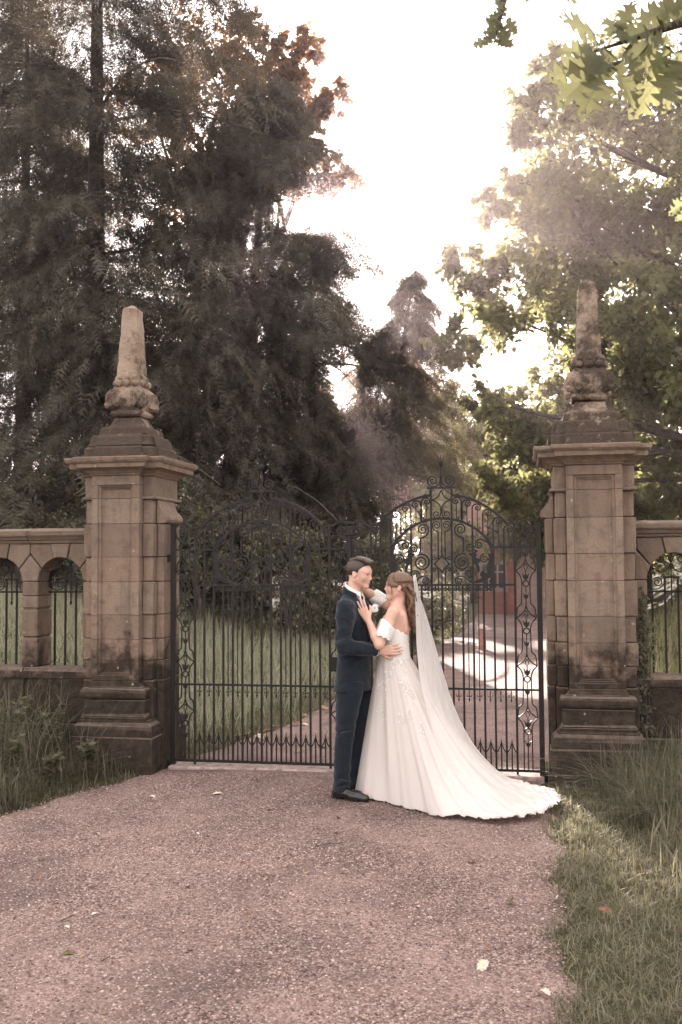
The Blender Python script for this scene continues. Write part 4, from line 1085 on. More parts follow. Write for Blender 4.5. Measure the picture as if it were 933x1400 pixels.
def hang_leaf(limb, a, b, roll, L=None):
    a = np.array(a); b = np.array(b); d = b-a; L = L or np.linalg.norm(d)*1.08
    f = d/np.linalg.norm(d); back = -np.array(_fw); up = back+roll*np.cross(f, back)
    m3 = frames(f[None], unit(up)[None])[0]
    o = bpy.data.objects.new('leaf', OAKM[ro.integers(len(OAKM))]); C.objects.link(o); o.parent = limb
    Mx = Matrix.Identity(4)
    for r_ in range(3):
        for c_ in range(3): Mx[r_][c_] = m3[r_][c_]*L
        Mx[r_][3] = a[r_]-oo[r_]
    o.matrix_local = Mx
    return o
NEAR = [((1.725, -5.151, 3.486), (1.614, -5.302, 3.485), 0.42), ((1.776, -5.22, 3.458), (1.831, -5.237, 3.54), -0.09), ((1.708, -5.273, 3.379), (1.594, -5.305, 3.369), 0.33), ((1.714, -5.112, 3.451), (1.577, -5.122, 3.377), 0.02), ((1.746, -5.213, 3.389), (1.602, -5.266, 3.225), 0.33), ((1.755, -5.215, 3.381), (1.67, -5.197, 3.212), 0.21), ((1.756, -5.174, 3.401), (1.842, -5.16, 3.237), -0.7), ((1.951, -5.119, 3.385), (1.83, -5.107, 3.234), -0.26), ((1.792, -5.203, 3.42), (1.927, -5.147, 3.336), -0.04), ((1.888, -5.191, 3.469), (1.764, -5.225, 3.45), 0.29), ((1.897, -5.208, 3.464), (1.998, -5.209, 3.56), 0.6), ((1.961, -5.156, 3.561), (1.847, -5.17, 3.509), -0.28), ((1.937, -5.256, 3.383), (1.878, -5.212, 3.328), -0.39), ((1.96, -5.215, 3.367), (1.917, -5.201, 3.203), 0.26), ((1.984, -5.176, 3.42), (2.002, -5.219, 3.245), 0.36), ((1.907, -5.18, 3.454), (1.827, -5.121, 3.407), 0.49), ((2.0, -5.158, 3.504), (1.922, -5.12, 3.605), -0.5), ((1.813, -5.222, 3.418), (1.74, -5.211, 3.522), 0.52), ((1.765, -5.209, 3.411), (1.688, -5.258, 3.305), -0.14), ((1.785, -5.273, 3.376), (1.854, -5.221, 3.288), -0.45), ((1.855, -5.236, 3.425), (1.941, -5.217, 3.408), 0.09), ((1.66, -5.207, 3.576), (1.57, -5.326, 3.564), 0.49)]
TW = [(2.708, -5.043, 3.699), (2.319, -5.109, 3.586), (2.045, -5.156, 3.514), (1.862, -5.187, 3.455), (1.706, -5.213, 3.405)]
SPRAY = [((1.437, 0.21, 6.879), (1.564, 0.235, 6.846), -0.75), ((1.362, 0.207, 6.775), (1.289, 0.198, 6.687), 0.84), ((1.344, 0.201, 6.449), (1.386, 0.214, 6.337), 0.16), ((1.304, 0.11, 6.43), (1.363, 0.126, 6.342), -0.03), ((1.343, 0.066, 6.505), (1.247, 0.05, 6.455), -0.2), ((1.379, -0.006, 6.553), (1.302, -0.016, 6.469), 0.08), ((1.303, 0.056, 6.322), (1.432, 0.086, 6.202), 0.58), ((1.402, 0.222, 6.72), (1.299, 0.206, 6.655), 0.15), ((1.38, 0.087, 6.806), (1.427, 0.098, 6.76), -0.17), ((1.294, 0.074, 6.443), (1.358, 0.088, 6.399), -0.29), ((1.406, 0.124, 6.715), (1.32, 0.113, 6.605), 0.9), ((1.392, 0.089, 6.771), (1.288, 0.073, 6.725), 0.79), ((1.329, 0.163, 6.53), (1.196, 0.141, 6.475), -0.17), ((1.407, 0.101, 6.667), (1.283, 0.082, 6.581), 0.03), ((1.385, 0.088, 6.707), (1.529, 0.116, 6.681), 0.48), ((1.293, 0.171, 6.45), (1.406, 0.197, 6.355), 0.3), ((1.348, 0.143, 6.717), (1.439, 0.161, 6.687), 0.64), ((1.324, 0.152, 6.482), (1.206, 0.131, 6.448), 0.68), ((1.278, 0.115, 6.295), (1.359, 0.133, 6.235), 0.29), ((1.376, 0.173, 6.818), (1.413, 0.186, 6.689), -0.12), ((1.338, 0.008, 6.451), (1.24, -0.008, 6.406), 0.72), ((1.294, 0.074, 6.327), (1.176, 0.058, 6.21), 0.25), ((1.367, 0.259, 6.504), (1.483, 0.285, 6.412), -0.12), ((1.3, 0.126, 6.301), (1.448, 0.156, 6.245), -0.54), ((1.38, 0.155, 6.502), (1.468, 0.178, 6.374), 0.74), ((1.326, 0.145, 6.538), (1.23, 0.135, 6.395), -0.86), ((1.355, 0.107, 6.426), (1.227, 0.091, 6.281), -0.21), ((1.378, 0.205, 6.637), (1.314, 0.2, 6.501), 0.28), ((1.307, 0.222, 6.473), (1.242, 0.212, 6.424), -0.88), ((1.316, 0.03, 6.436), (1.234, 0.018, 6.37), -0.13), ((1.227, 0.194, 6.349), (1.083, 0.17, 6.282), -0.89), ((1.31, 0.078, 6.569), (1.363, 0.091, 6.493), -0.85), ((1.287, 0.053, 6.345), (1.177, 0.034, 6.315), -0.35), ((1.473, 0.088, 6.662), (1.587, 0.112, 6.599), -0.68)]
TW3 = [(2.217, 0.137, 9.275), (1.697, 0.113, 7.827), (1.474, 0.113, 7.008), (1.369, 0.111, 6.661), (1.316, 0.112, 6.441), (1.275, 0.114, 6.252)]
EDGE = [((2.01, -5.084, 2.959), (1.945, -5.093, 2.908), 0.3), ((2.017, -5.081, 2.936), (1.963, -5.089, 2.889), -0.4)]
near = oak_limb([(5.4, -6.2, 4.0), (4.2, -5.5, 4.05)]+TW, .045, .003)
for a, b, q in NEAR: hang_leaf(near, a, b, q)
oak_limb([TW[2], (1.98, -5.16, 3.60), (1.86, -5.19, 3.64)], .007, .002)
droop = oak_limb([TW[1], (2.25, -5.12, 3.45), EDGE[0][0]], .012, .003)
for a, b, q in EDGE: hang_leaf(droop, a, b, q)
high = oak_limb([(5.4, -6.2, 5.6), (4.6, -4.2, 8.0), (3.2, -1.2, 9.4)]+TW3, .12, .004)
for a, b, q in SPRAY: hang_leaf(high, a, b, q)

# ================================================================ BRICK HOUSE AT THE END OF THE DRIVE
def brick_wall_material():
    t = NT('house_brickwork')
    mp = t.n('ShaderNodeMapping', {'Vector': t.pos(), 'Rotation': (R(90), 0, 0)})
    b = t.n('ShaderNodeTexBrick', {'Vector': mp.outputs[0], 'Color1': (.40, .16, .11, 1), 'Color2': (.50, .22, .15, 1), 'Mortar': (.42, .33, .27, 1), 'Scale': 1.0, 'Mortar Size': .008, 'Brick Width': .23, 'Row Height': .075})
    c = t.mix(t.ramp(t.noise(2.5, 4), [(.35, 0), (.7, .4)]), b.outputs[0], (.5, .27, .2))
    return t.done(t.bsdf(c, .9, t.bump(b.outputs['Fac'], -.5, .01), spec=.15))
MAT['housebrick'] = brick_wall_material()
hx, hy = .22, 18.6
house_k = 1.24
house = thing('brick_house', 'red brick house with stone-framed window at the end of the drive beyond the gates', 'house', (hx, hy, 0))
HO = (hx, hy, 0)
Bh = lambda mb, n, m, par=None, bv=0.0: mb.build(n, m, par or house, bevel=bv, origin=HO)
WX0, WX1, WZ0, WZ1 = .32, .98, .72, 1.36            # window opening
for wb in ((hx, WX0, -.2, 2.15), (WX1, 4.3, -.2, 2.15), (WX0+.001, WX1-.001, -.2, WZ0), (WX0+.001, WX1-.001, WZ1, 2.15)):
    Bh(MB().box(wb[0], wb[1], hy, hy+3, wb[2], wb[3]), 'wall', MAT['housebrick'])
mb = MB().prism_x([(hy-.3, 2.06), (hy-.3, 2.16), (hy+1.5, 3.1), (hy+3.3, 2.16), (hy+3.3, 2.06), (hy+1.5, 3.0)], hx-.3, 4.6)
Bh(mb, 'roof', MAT['roof'])
for x0, x1, z1 in ((1.02, 1.24, 1.62), (3.4, 3.62, 2.0)):
    Bh(MB().box(x0, x1, hy-.16, hy-.001, -.1, z1), 'buttress', MAT['brick'], bv=.01)
Bh(MB().box(1.245, 3.395, hy-.05, hy-.001, -.1, 1.8), 'stone_band', plain('pink_render', (.52, .40, .34), .9, nscale=5))
Bh(MB().box(hx-.02, 4.3, hy-.06, hy-.002, 1.9, 2.0), 'string_course', MAT['dressing'])
wf = Bh(MB().prism_y([(WX0-.06, WZ0), (WX0-.06, WZ1+.09), (WX1+.06, WZ1+.09), (WX1+.06, WZ0), (WX1-.03, WZ0), (WX1-.03, WZ1-.02), (WX0+.03, WZ1-.02), (WX0+.03, WZ0)], hy-.07, hy+.15), 'window', MAT['dressing'])
mb = MB().box(WX0-.10, WX1+.10, hy-.12, hy+.15, WZ0-.11, WZ0-.001); Bh(mb, 'sill', MAT['dressing'], wf)
for x in (.52, .745):
    Bh(MB().box(x-.025, x+.025, hy-.03, hy+.1, WZ0, WZ1), 'mullion', MAT['dressing'], wf)
Bh(MB().box(WX0, WX1, hy-.025, hy+.1, 1.12, 1.16), 'transom', MAT['dressing'], wf)
for x0, x1 in ((WX0+.03, .495), (.545, .72), (.77, WX1-.03)):
    for z0, z1 in ((WZ0, 1.12), (1.16, WZ1)):
        Bh(MB().box(x0, x1, hy+.05, hy+.06, z0, z1), 'pane', MAT['glass'], wf)
for x0, x1, z0, z1 in ((2.1, 3.1, .75, 1.5),):
    w_ = Bh(MB().box(x0, x1, hy-.09, hy-.052, z0, z1), 'window', MAT['dressing'])
    for k in range(3):
        Bh(MB().box(x0+.06+k*.3, x0+.34+k*.3, hy-.098, hy-.0905, z0+.06, z1-.06), 'pane', MAT['glass'], w_)
mb = MB().box(3.2, 3.8, hy+1.2, hy+1.8, 2.6, 3.9).box(3.15, 3.85, hy+1.15, hy+1.85, 3.9, 4.0); Bh(mb, 'chimney', MAT['brick'])
root = thing('brick_post', 'short brick post with a pale cap standing beside the far drive, before the house window', 'post', (.62, 11.6, 0))
MB().box(-.07, .07, -.07, .07, -.1, .44).build('shaft', MAT['brick_dark'], root, bevel=.006)
MB().loft([[(-.09, -.09, .441), (.09, -.09, .441), (.09, .09, .441), (-.09, .09, .441)], [(-.09, -.09, .48), (.09, -.09, .48), (.09, .09, .48), (-.09, .09, .48)], [(-.02, -.02, .53), (.02, -.02, .53), (.02, .02, .53), (-.02, .02, .53)]]).build('cap', MAT['dressing'], root)
house.location = (1.467+house_k*(hx-1.467), -8.38+house_k*(hy+8.38), -.02); house.scale = (house_k,)*3
# dark ornamental shrub seen past the right gate post
c = blob(16, (2.75, 15.2, .95), (.6, .5, .8), .3)
broad_tree('dark_shrub', 'dark purple-brown shrub beside the far drive, behind the right gate hinge', 2.75, 15.2, .7, .04, c, np.full(16, .32), 160, .08, MAT['copper'], None, 5, 'shrub', .02)

# ================================================================ FALLEN LEAVES AND TWIGS
dry = plain('dry_leaf', (.27, .185, .11), .85, nscale=60, namp=.4); pale = plain('pale_dry_leaf', (.50, .42, .33), .85, nscale=60, namp=.25); brown = plain('brown_leaf', (.17, .085, .05), .85, nscale=60, namp=.4); moss = plain('moss_clump', (.10, .085, .03), .95, nscale=90, namp=.5)
rl = np.random.default_rng(11)
def dead_leaf_mesh(mat):
    n = 11; V = [(0, 0, 0)]; F = []
    c1, c2 = rl.uniform(.5, 2.2), rl.uniform(-.9, .9)
    for k in range(n*2):
        a = 2*math.pi*k/(n*2); r_ = (.5 if k % 2 == 0 else .36)*rl.uniform(.85, 1.15); x, y = r_*math.cos(a)*1.25, r_*math.sin(a)*.8
        V.append((x, y, c1*y*y+c2*x*x*.5))
    for k in range(n*2): F.append((0, 1+k, 1+(k+1) % (n*2)))
    b = len(V); V += [(.6, -.015, .05), (.95, 0, .12), (.6, .015, .05)]; F.append((b, b+1, b+2))
    me = bpy.data.meshes.new('fallen_leaf'); me.from_pydata(V, [], F); me.materials.append(mat); return me
DL = {k: [dead_leaf_mesh(m) for _ in range(3)] for k, m in (('dry', dry), ('pale', pale), ('brown', brown), ('moss', moss))}
def fallen(x, y, s, kind, label, group=None, name='fallen_leaf'):
    inside = xl(y) < x < xr(y)
    z = (float(drive_z(x, y)) if inside else float(terrain(x, y))+.05)+.006
    o = bpy.data.objects.new(name, DL[kind][rl.integers(3)]); C.objects.link(o)
    o.location = (x, y, z); o.scale = (s, s, s); o.rotation_euler = (rl.normal(0, .25), rl.normal(0, .25), rl.random()*6.28)
    tag(o, label, 'leaf', group)
fallen(-0.88, -1.01, 0.085, 'pale', 'pale dry leaf on the drive in front of the left gate leaf, largest there')
fallen(-1.33, -1.15, 0.05, 'pale', 'small pale leaf on the drive near the left pier base')
fallen(-1.32, -2.17, 0.055, 'pale', 'pale curled leaf on the left side of the drive, below the grass edge')
fallen(-0.35, -1.4, 0.045, 'dry', 'small tan leaf on the drive between the pale leaf and the groom')
fallen(-0.7, -0.48, 0.05, 'pale', 'pale leaf lying close to the left gate threshold')
fallen(0.17, -1.54, 0.05, 'brown', "dark leaf lying on the drive just below the groom's shoe")
fallen(1.13, -2.38, 0.06, 'brown', "brown curled leaf on the drive below the bride's train")
fallen(1.37, -3.05, 0.075, 'moss', 'dark mossy clump lying on the right half of the drive')
fallen(1.26, -3.9, 0.07, 'pale', 'pale leaf low in the right half of the drive')
fallen(1.52, -4.12, 0.06, 'pale', 'pale leaf near the bottom of the drive beside the verge')
fallen(1.83, -3.25, 0.07, 'brown', 'brown leaf lying in the verge grass beside the drive')
fallen(2.07, -2.68, 0.06, 'dry', 'tan leaf lying in the sunlit verge grass')
fallen(-0.6, -4.07, 0.05, 'moss', 'dull green scrap on the lower left of the drive')
twigs = [((-0.82, -3.7), (-0.78, -3.62)), ((-0.41, -4.14), (-0.39, -4.09)), ((0.16, -2.25), (0.31, -2.16)), ((-1.81, -2.34), (-1.71, -2.14))]
for (a, b), lab in zip(twigs[:3], ('short dark twig on the left of the drive', 'small dark twig on the lower left of the drive', 'thin curved twig on the drive below the groom')):
    z = float(drive_z(*a))+.008
    pp = smooth_path([(a[0], a[1], z), ((a[0]+b[0])/2+.01, (a[1]+b[1])/2+.012, z+.006), (b[0], b[1], z)], 4)
    tag(MB().tube(pp, np.linspace(.003, .0012, len(pp)), 5).build('fallen_twig', MAT['twig']), lab, 'twig')
for k in range(46):
    y = rl.uniform(.6, 6.5); x = xl(y)+abs(rl.normal(0, .28)) if y > 1.2 else xl(y)+rl.uniform(0, 1.4)
    fallen(float(x), y, rl.uniform(.06, .12), ('dry', 'pale', 'dry', 'brown')[rl.integers(4)], 'dry fallen leaf along the grass edge of the drive beyond the left gate leaf', 'fallen leaves beyond the gates')
for k in range(54):
    y = rl.uniform(-4.7, -.9); x = rl.uniform(max(-2.3, float(xl(y))+.05), float(xr(y))-.05)
    fallen(float(x), y, rl.uniform(.018, .035), ('dry', 'pale', 'brown')[rl.integers(3)], 'tiny scrap of dry leaf on the gravel drive before the gates', 'leaf scraps on the gravel', 'leaf_scrap')
# ================================================================ THE COUPLE
class Field:
    """signed distance volume with smooth blending; mesh() extracts one continuous surface"""
    def __init__(s, lo, hi, h):
        s.lo = np.array(lo, float); s.h = h
        s.n = np.ceil((np.array(hi)-s.lo)/h).astype(int)+1
        s.ax = [s.lo[i]+h*np.arange(s.n[i]) for i in range(3)]
        s.D = np.full(tuple(s.n), 1.0, np.float32)
    def sub(s, lo, hi):
        a = [int(np.clip(np.floor((lo[i]-s.lo[i])/s.h), 0, s.n[i])) for i in range(3)]
        b = [int(np.clip(np.ceil((hi[i]-s.lo[i])/s.h)+1, 0, s.n[i])) for i in range(3)]
        sl_ = tuple(slice(a[i], b[i]) for i in range(3))
        return sl_, (s.ax[0][sl_[0]][:, None, None], s.ax[1][sl_[1]][None, :, None], s.ax[2][sl_[2]][None, None, :])
    def put(s, f, lo, hi, k=.01, pad=.05):
        sl_, (x, y, z) = s.sub(np.array(lo)-pad, np.array(hi)+pad)
        if min(s.D[sl_].shape) == 0: return s
        d = f(x, y, z).astype(np.float32); D = s.D[sl_]
        q = np.maximum(k-np.abs(D-d), 0)/k
        s.D[sl_] = np.minimum(D, d)-q*q*k*.25
        return s
    def cut(s, f, lo, hi, k=.006, pad=.03):
        sl_, (x, y, z) = s.sub(np.array(lo)-pad, np.array(hi)+pad)
        d = -f(x, y, z).astype(np.float32); D = s.D[sl_]
        q = np.maximum(k-np.abs(D-d), 0)/k
        s.D[sl_] = np.maximum(D, d)+q*q*k*.25
        return s
    def cone(s, a, b, ra, rb, k=.01):
        a = np.array(a, float); b = np.array(b, float); ab = b-a; L2 = max(ab@ab, 1e-9)
        def f(x, y, z):
            t_ = np.clip(((x-a[0])*ab[0]+(y-a[1])*ab[1]+(z-a[2])*ab[2])/L2, 0, 1)
            return np.sqrt((x-a[0]-t_*ab[0])**2+(y-a[1]-t_*ab[1])**2+(z-a[2]-t_*ab[2])**2)-(ra+(rb-ra)*t_)
        r = max(ra, rb)
        return s.put(f, np.minimum(a, b)-r, np.maximum(a, b)+r, k)
    def chain(s, pts, rad, k=.01):
        for i in range(len(pts)-1): s.cone(pts[i], pts[i+1], rad[i], rad[i+1], k)
        return s
    def ell_f(s, c, r, Rm=None):
        c = np.array(c, float); r = np.array(r, float); Rm = np.eye(3) if Rm is None else np.array(Rm)
        def f(x, y, z):
            dx, dy, dz = x-c[0], y-c[1], z-c[2]
            p = [Rm[0, i]*dx+Rm[1, i]*dy+Rm[2, i]*dz for i in range(3)]
            k0 = np.sqrt((p[0]/r[0])**2+(p[1]/r[1])**2+(p[2]/r[2])**2)+1e-6
            k1 = np.sqrt((p[0]/r[0]**2)**2+(p[1]/r[1]**2)**2+(p[2]/r[2]**2)**2)+1e-6
            return k0*(k0-1)/k1
        return f
    def ell(s, c, r, Rm=None, k=.01):
        m = max(r); return s.put(s.ell_f(c, r, Rm), np.array(c)-m, np.array(c)+m, k)
    def ecut(s, c, r, Rm=None, k=.006):
        m = max(r); return s.cut(s.ell_f(c, r, Rm), np.array(c)-m, np.array(c)+m, k)
    def mesh(s):
        D = s.D; ins = D < 0
        nx, ny, nz = D.shape
        cnt = np.zeros((nx-1, ny-1, nz-1), np.int8)
        for dx in (0, 1):
            for dy in (0, 1):
                for dz in (0, 1): cnt += ins[dx:nx-1+dx, dy:ny-1+dy, dz:nz-1+dz]
        I = np.argwhere((cnt > 0) & (cnt < 8)); idx = -np.ones(cnt.shape, np.int64); idx[tuple(I.T)] = np.arange(len(I))
        acc = np.zeros((len(I), 3)); num = np.zeros(len(I))
        corners = [(a, b, c) for a in (0, 1) for b in (0, 1) for c in (0, 1)]
        val = {c: D[I[:, 0]+c[0], I[:, 1]+c[1], I[:, 2]+c[2]] for c in corners}
        for c in corners:
            for ax in range(3):
                if c[ax]: continue
                d = list(c); d[ax] = 1; d = tuple(d); a, b = val[c], val[d]
                m = (a < 0) != (b < 0); t_ = np.where(m, a/(a-b+1e-12), 0)
                p = np.array(c, float)[None]+np.zeros((len(I), 3)); p[:, ax] = t_
                acc[m] += p[m]; num[m] += 1
        V = s.lo+s.h*(I+acc/num[:, None])
        F = []
        for ax in range(3):
            o1, o2 = [(1, 2), (2, 0), (0, 1)][ax]
            a = [slice(1, -1)]*3; a[ax] = slice(0, -1); b = list(a); b[ax] = slice(1, None)
            A, B = ins[tuple(a)], ins[tuple(b)]
            E = np.argwhere(A != B)
            if len(E) == 0: continue
            off = np.array([1, 1, 1]); off[ax] = 0; G = E+off
            fl = A[tuple(E.T)]
            def ci(d1, d2):
                q = G.copy(); q[:, o1] -= d1; q[:, o2] -= d2; return idx[tuple(q.T)]
            Q = np.stack([ci(1, 1), ci(0, 1), ci(0, 0), ci(1, 0)], 1)
            Q[~fl] = Q[~fl][:, ::-1]; F.append(Q)
        F = np.vstack(F)
        F = F[(F >= 0).all(1)]
        return V, F
def relax(V, F, it=2, lam=.5):
    e = np.vstack([F[:, [i, (i+1) % 4]] for i in range(4)])
    for _ in range(it):
        S = np.zeros_like(V); c = np.zeros(len(V))
        np.add.at(S, e[:, 0], V[e[:, 1]]); np.add.at(c, e[:, 0], 1); np.add.at(S, e[:, 1], V[e[:, 0]]); np.add.at(c, e[:, 1], 1)
        V = V+lam*(S/np.maximum(c, 1)[:, None]-V)
    return V
def vnormals(V, F):
    n = np.cross(V[F[:, 2]]-V[F[:, 0]], V[F[:, 3]]-V[F[:, 1]]); N = np.zeros_like(V)
    for i in range(4): np.add.at(N, F[:, i], n)
    return N/(np.linalg.norm(N, axis=1, keepdims=True)+1e-12)
def cloth_noise(V, k0, seed, n=7):
    r_ = np.random.default_rng(seed); o = np.zeros(len(V))
    for i in range(n):
        k = k0*r_.uniform(.6, 1.6)*unit(r_.normal(size=3)*np.array([.6, .6, 1.0])); k2 = k0*.6*unit(r_.normal(size=3))
        o += np.sin(V@k+r_.uniform(0, 6.28)+1.6*np.sin(V@k2+r_.uniform(0, 6.28)))
    return np.sign(o)*np.abs(o/n*2)**.8
def sdf_obj(name, fld, mat, parent, it=2, lam=.5, folds=None):
    V, F = fld.mesh(); V = relax(V, F, it, lam)
    if folds is not None: V = V+vnormals(V, F)*(folds(V)*cloth_noise(V, 52, 3)+.0012*cloth_noise(V, 120, 5))[:, None]
    return np_mesh(name, V, F, mat, parent, True)
def rz_(a): c, s = math.cos(a), math.sin(a); return np.array([[c, -s, 0], [s, c, 0], [0, 0, 1]])
def ry_(a): c, s = math.cos(a), math.sin(a); return np.array([[c, 0, s], [0, 1, 0], [-s, 0, c]])
def rx_(a): c, s = math.cos(a), math.sin(a); return np.array([[1, 0, 0], [0, c, -s], [0, s, c]])

def skin_material():
    t = NT('skin')
    c = t.mix(t.ramp(t.noise(14, 4), [(.35, 0), (.7, 1)]), (.56, .335, .25), (.64, .40, .31))
    c = t.mix(t.ramp(t.noise(45, 2), [(.45, 0), (.8, .25)]), c, (.55, .27, .21))
    b = t.bsdf(c, .5, t.bump(t.noise(300, 2), .12, .001), spec=.35)
    b.inputs['Subsurface Weight'].default_value = .12; b.inputs['Subsurface Radius'].default_value = (.012, .005, .003); b.inputs['Subsurface Scale'].default_value = 1.0
    return t.done(b)
def cloth_material(name, col, rough=.8, tr=0.0, alpha=0.0, weave=700, amp=.12, fold=0.0, sheen=0.0):
    t = NT(name)
    c = t.mix(t.ramp(t.noise(weave, 2), [(.3, 0), (.7, 1)]), tuple(x*(1-amp) for x in col), tuple(min(1, x*(1+amp)) for x in col))
    h = t.noise(weave, 2)
    if fold: h = t.math('ADD', t.math('MULTIPLY', h, .05), t.math('MULTIPLY', t.noise(16, 3, .5, dist=.8), fold))
    b = t.bsdf(c, rough, t.bump(h, .5 if fold else .2, .01 if fold else .002), spec=.2)
    b.inputs['Sheen Weight'].default_value = sheen
    sh = b
    if tr:
        tl = t.n('ShaderNodeBsdfTranslucent', {'Color': t.rgb(col)})
        sh = t.n('ShaderNodeMixShader', {0: tr, 1: sh.outputs[0], 2: tl.outputs[0]})
    if alpha:
        tp = t.n('ShaderNodeBsdfTransparent')
        sh = t.n('ShaderNodeMixShader', {0: alpha, 1: sh.outputs[0], 2: tp.outputs[0]})
    return t.done(sh)
MAT['skin'] = skin_material()
MAT['suit'] = cloth_material('navy_suit_wool', (.0078, .0125, .0185), .85, fold=.9, sheen=.15)
MAT['shirt'] = cloth_material('white_cotton', (.80, .78, .76), .7)
MAT['tie'] = cloth_material('lilac_tie_silk', (.30, .29, .38), .45, weave=250)
MAT['gown'] = cloth_material('ivory_tulle', (.84, .79, .75), .8, tr=.38, alpha=.22, weave=500, amp=.05, fold=.10)
MAT['lining'] = cloth_material('ivory_lining', (.84, .79, .745), .7, tr=.25, weave=400, amp=.04, fold=.10)
MAT['lace'] = cloth_material('ivory_lace', (.84, .79, .74), .8, tr=.15, weave=160, amp=.25)
MAT['veil'] = cloth_material('veil_tulle', (.90, .86, .83), .8, tr=.5, alpha=.16, weave=900, amp=.04)
MAT['shoe'] = plain('black_leather', (.012, .011, .011), .25, 0, .6)
def hair_material(name, a, b):
    t = NT(name)
    mp = t.n('ShaderNodeMapping', {'Vector': t.pos(), 'Scale': (1, 1, .22)})
    n = t.n('ShaderNodeTexNoise', {'Vector': mp.outputs[0], 'Scale': 260.0, 'Detail': 3.0}).outputs['Fac']
    return t.done(t.bsdf(t.mix(t.ramp(n, [(.3, 0), (.7, 1)]), a, b), .42, t.bump(n, .6, .003), spec=.45))
MAT['hair_m'] = hair_material('dark_brown_hair', (.028, .018, .013), (.075, .048, .034))
MAT['hair_f'] = hair_material('brown_hair', (.075, .040, .024), (.20, .115, .07))
MAT['eye'] = plain('eye', (.05, .04, .035), .2); MAT['lip'] = plain('lip', (.48, .20, .17), .45); MAT['brow'] = plain('brow', (.045, .03, .022), .8)
MAT['petal'] = plain('white_petal', (.82, .80, .76), .7); MAT['greenleaf'] = plain('buttonhole_leaf', (.05, .09, .03), .6)

def build_head(fd, o, Rm, s=1.0, neck=None, nr=(.056, .060), female=False):
    L = lambda p: o+Rm@(np.array(p, float)*s)
    E = lambda c, r, k=.015: fd.ell(L(c), np.array(r)*s, Rm, k)
    j = .9 if female else 1.0
    E((-.014, 0, .030), (.096, .075, .088)); E((.026, 0, -.025), (.064, .059*j, .080), .03)
    E((.062, 0, .022), (.034, .054, .040), .03)
    for q in (1, -1):
        fd.cone(L((.0, q*.050*j, -.055)), L((.066, q*.012, -.100)), .020*s, .017*s, .025)
        E((.052, q*.036, -.032), (.028, .024, .026), .02)
    E((.074, 0, -.101), (.017, .020*j, .016), .02)
    E((.080, 0, .010), (.014, .042, .010 if not female else .006), .014)
    fd.cone(L((.086, 0, .004)), L((.107, 0, -.034)), .0070*s, .0098*s, .016)
    for q in (1, -1): E((.096, q*.0095, -.038), (.011, .008, .007), .008)
    for q in (1, -1): fd.ecut(L((.089, q*.032, -.004)), np.array((.016, .016, .009))*s, Rm, .01)
    for q in (1, -1): E((.074, q*.031, -.004), (.0125, .0135, .011), .003)
    E((.084, 0, -.052), (.016, .020, .018), .012)
    E((.086, 0, -.066), (.0115, .021, .0055), .008); E((.084, 0, -.076), (.0115, .018, .006), .008)
    fd.ecut(L((.099, 0, -.0708)), np.array((.006, .020, .0012))*s, Rm, .003)
    E((.083, 0, -.086), (.006, .012, .004), .008)
    for q in (1, -1):
        fd.ell(L((-.012, q*.076, -.012)), np.array((.019, .008, .031))*s, Rm@rx_(q*.15)@ry_(-.2), .006)
        fd.ecut(L((-.006, q*.085, -.008)), np.array((.010, .006, .018))*s, Rm@ry_(-.2), .004)
    if neck is not None:
        fd.cone(L((-.020, 0, -.060)), neck, nr[0]*s, nr[1]*s, .025)
    return L
def hand(fd, wrist, f, n, curl=(.3, .35, .3), spread=.12, thumb_side=1, s=1.0, wr=.024, thumb_open=.9):
    """f along the fingers, n out of the palm; thumb on the side n x f * thumb_side"""
    f = np.array(f, float); f /= np.linalg.norm(f); n = np.array(n, float); n -= f*(n@f); n /= np.linalg.norm(n)
    sd = np.cross(n, f)*thumb_side; w0 = np.array(wrist, float)
    P = lambda a, b, c=0: w0+s*(a*f+b*sd+c*n)
    ln = [(.040, .024, .020), (.045, .028, .021), (.041, .026, .020), (.032, .020, .018)]
    base = [(.086, .031), (.090, .0105), (.086, -.0105), (.077, -.030)]
    fd.cone(P(-.03, 0), P(.012, 0), wr*s, wr*s*.98, .012)
    for (a, b) in base: fd.cone(P(.008, b*.55), P(a-.004, b), .0165*s, .0118*s, .012)
    fd.cone(P(.02, .012, .006), P(.05, -.012, .006), .016*s, .014*s, .012)
    for i, (a, b) in enumerate(base):
        p = P(a, b); ang = 0.0; sp = spread*(1.5-i)*.6; cu = curl[0]*(1+.12*i)
        for q, l in enumerate(ln[i]):
            ang += (cu, curl[1], curl[2])[q]
            d = (math.cos(ang)*(f*math.cos(sp)+sd*math.sin(sp))+math.sin(ang)*n)
            p2 = p+d*l*s
            fd.cone(p, p2, (.0095, .0088, .0080)[q]*s, (.0088, .0080, .0070)[q]*s, .004); p = p2
    a0 = P(.022, .024, .004); a1 = P(.048, .024+.030*thumb_open, .010); a2 = P(.074, .030+.036*thumb_open, .014); a3 = P(.094, .032+.036*thumb_open, .018)
    fd.chain([a0, a1, a2, a3], [.0165*s, .0125*s, .0102*s, .0082*s], .006)
def loft_f(secs, Rm, org):
    """elliptical body sections (z, cx, cy, rx, ry) in a body frame"""
    S = np.array(secs, float); org = np.array(org, float)
    def f(x, y, z):
        dx, dy, dz = x-org[0], y-org[1], z-org[2]
        bx = Rm[0, 0]*dx+Rm[1, 0]*dy; by = Rm[0, 1]*dx+Rm[1, 1]*dy; bz = dz+0*bx
        v = [np.interp(bz, S[:, 0], S[:, i]) for i in range(1, 5)]
        q = (np.sqrt(((bx-v[0])/v[2])**2+((by-v[1])/v[3])**2)-1)*np.minimum(v[2], v[3])
        return np.maximum(q, np.maximum(S[0, 0]-bz, bz-S[-1, 0]))
    return f
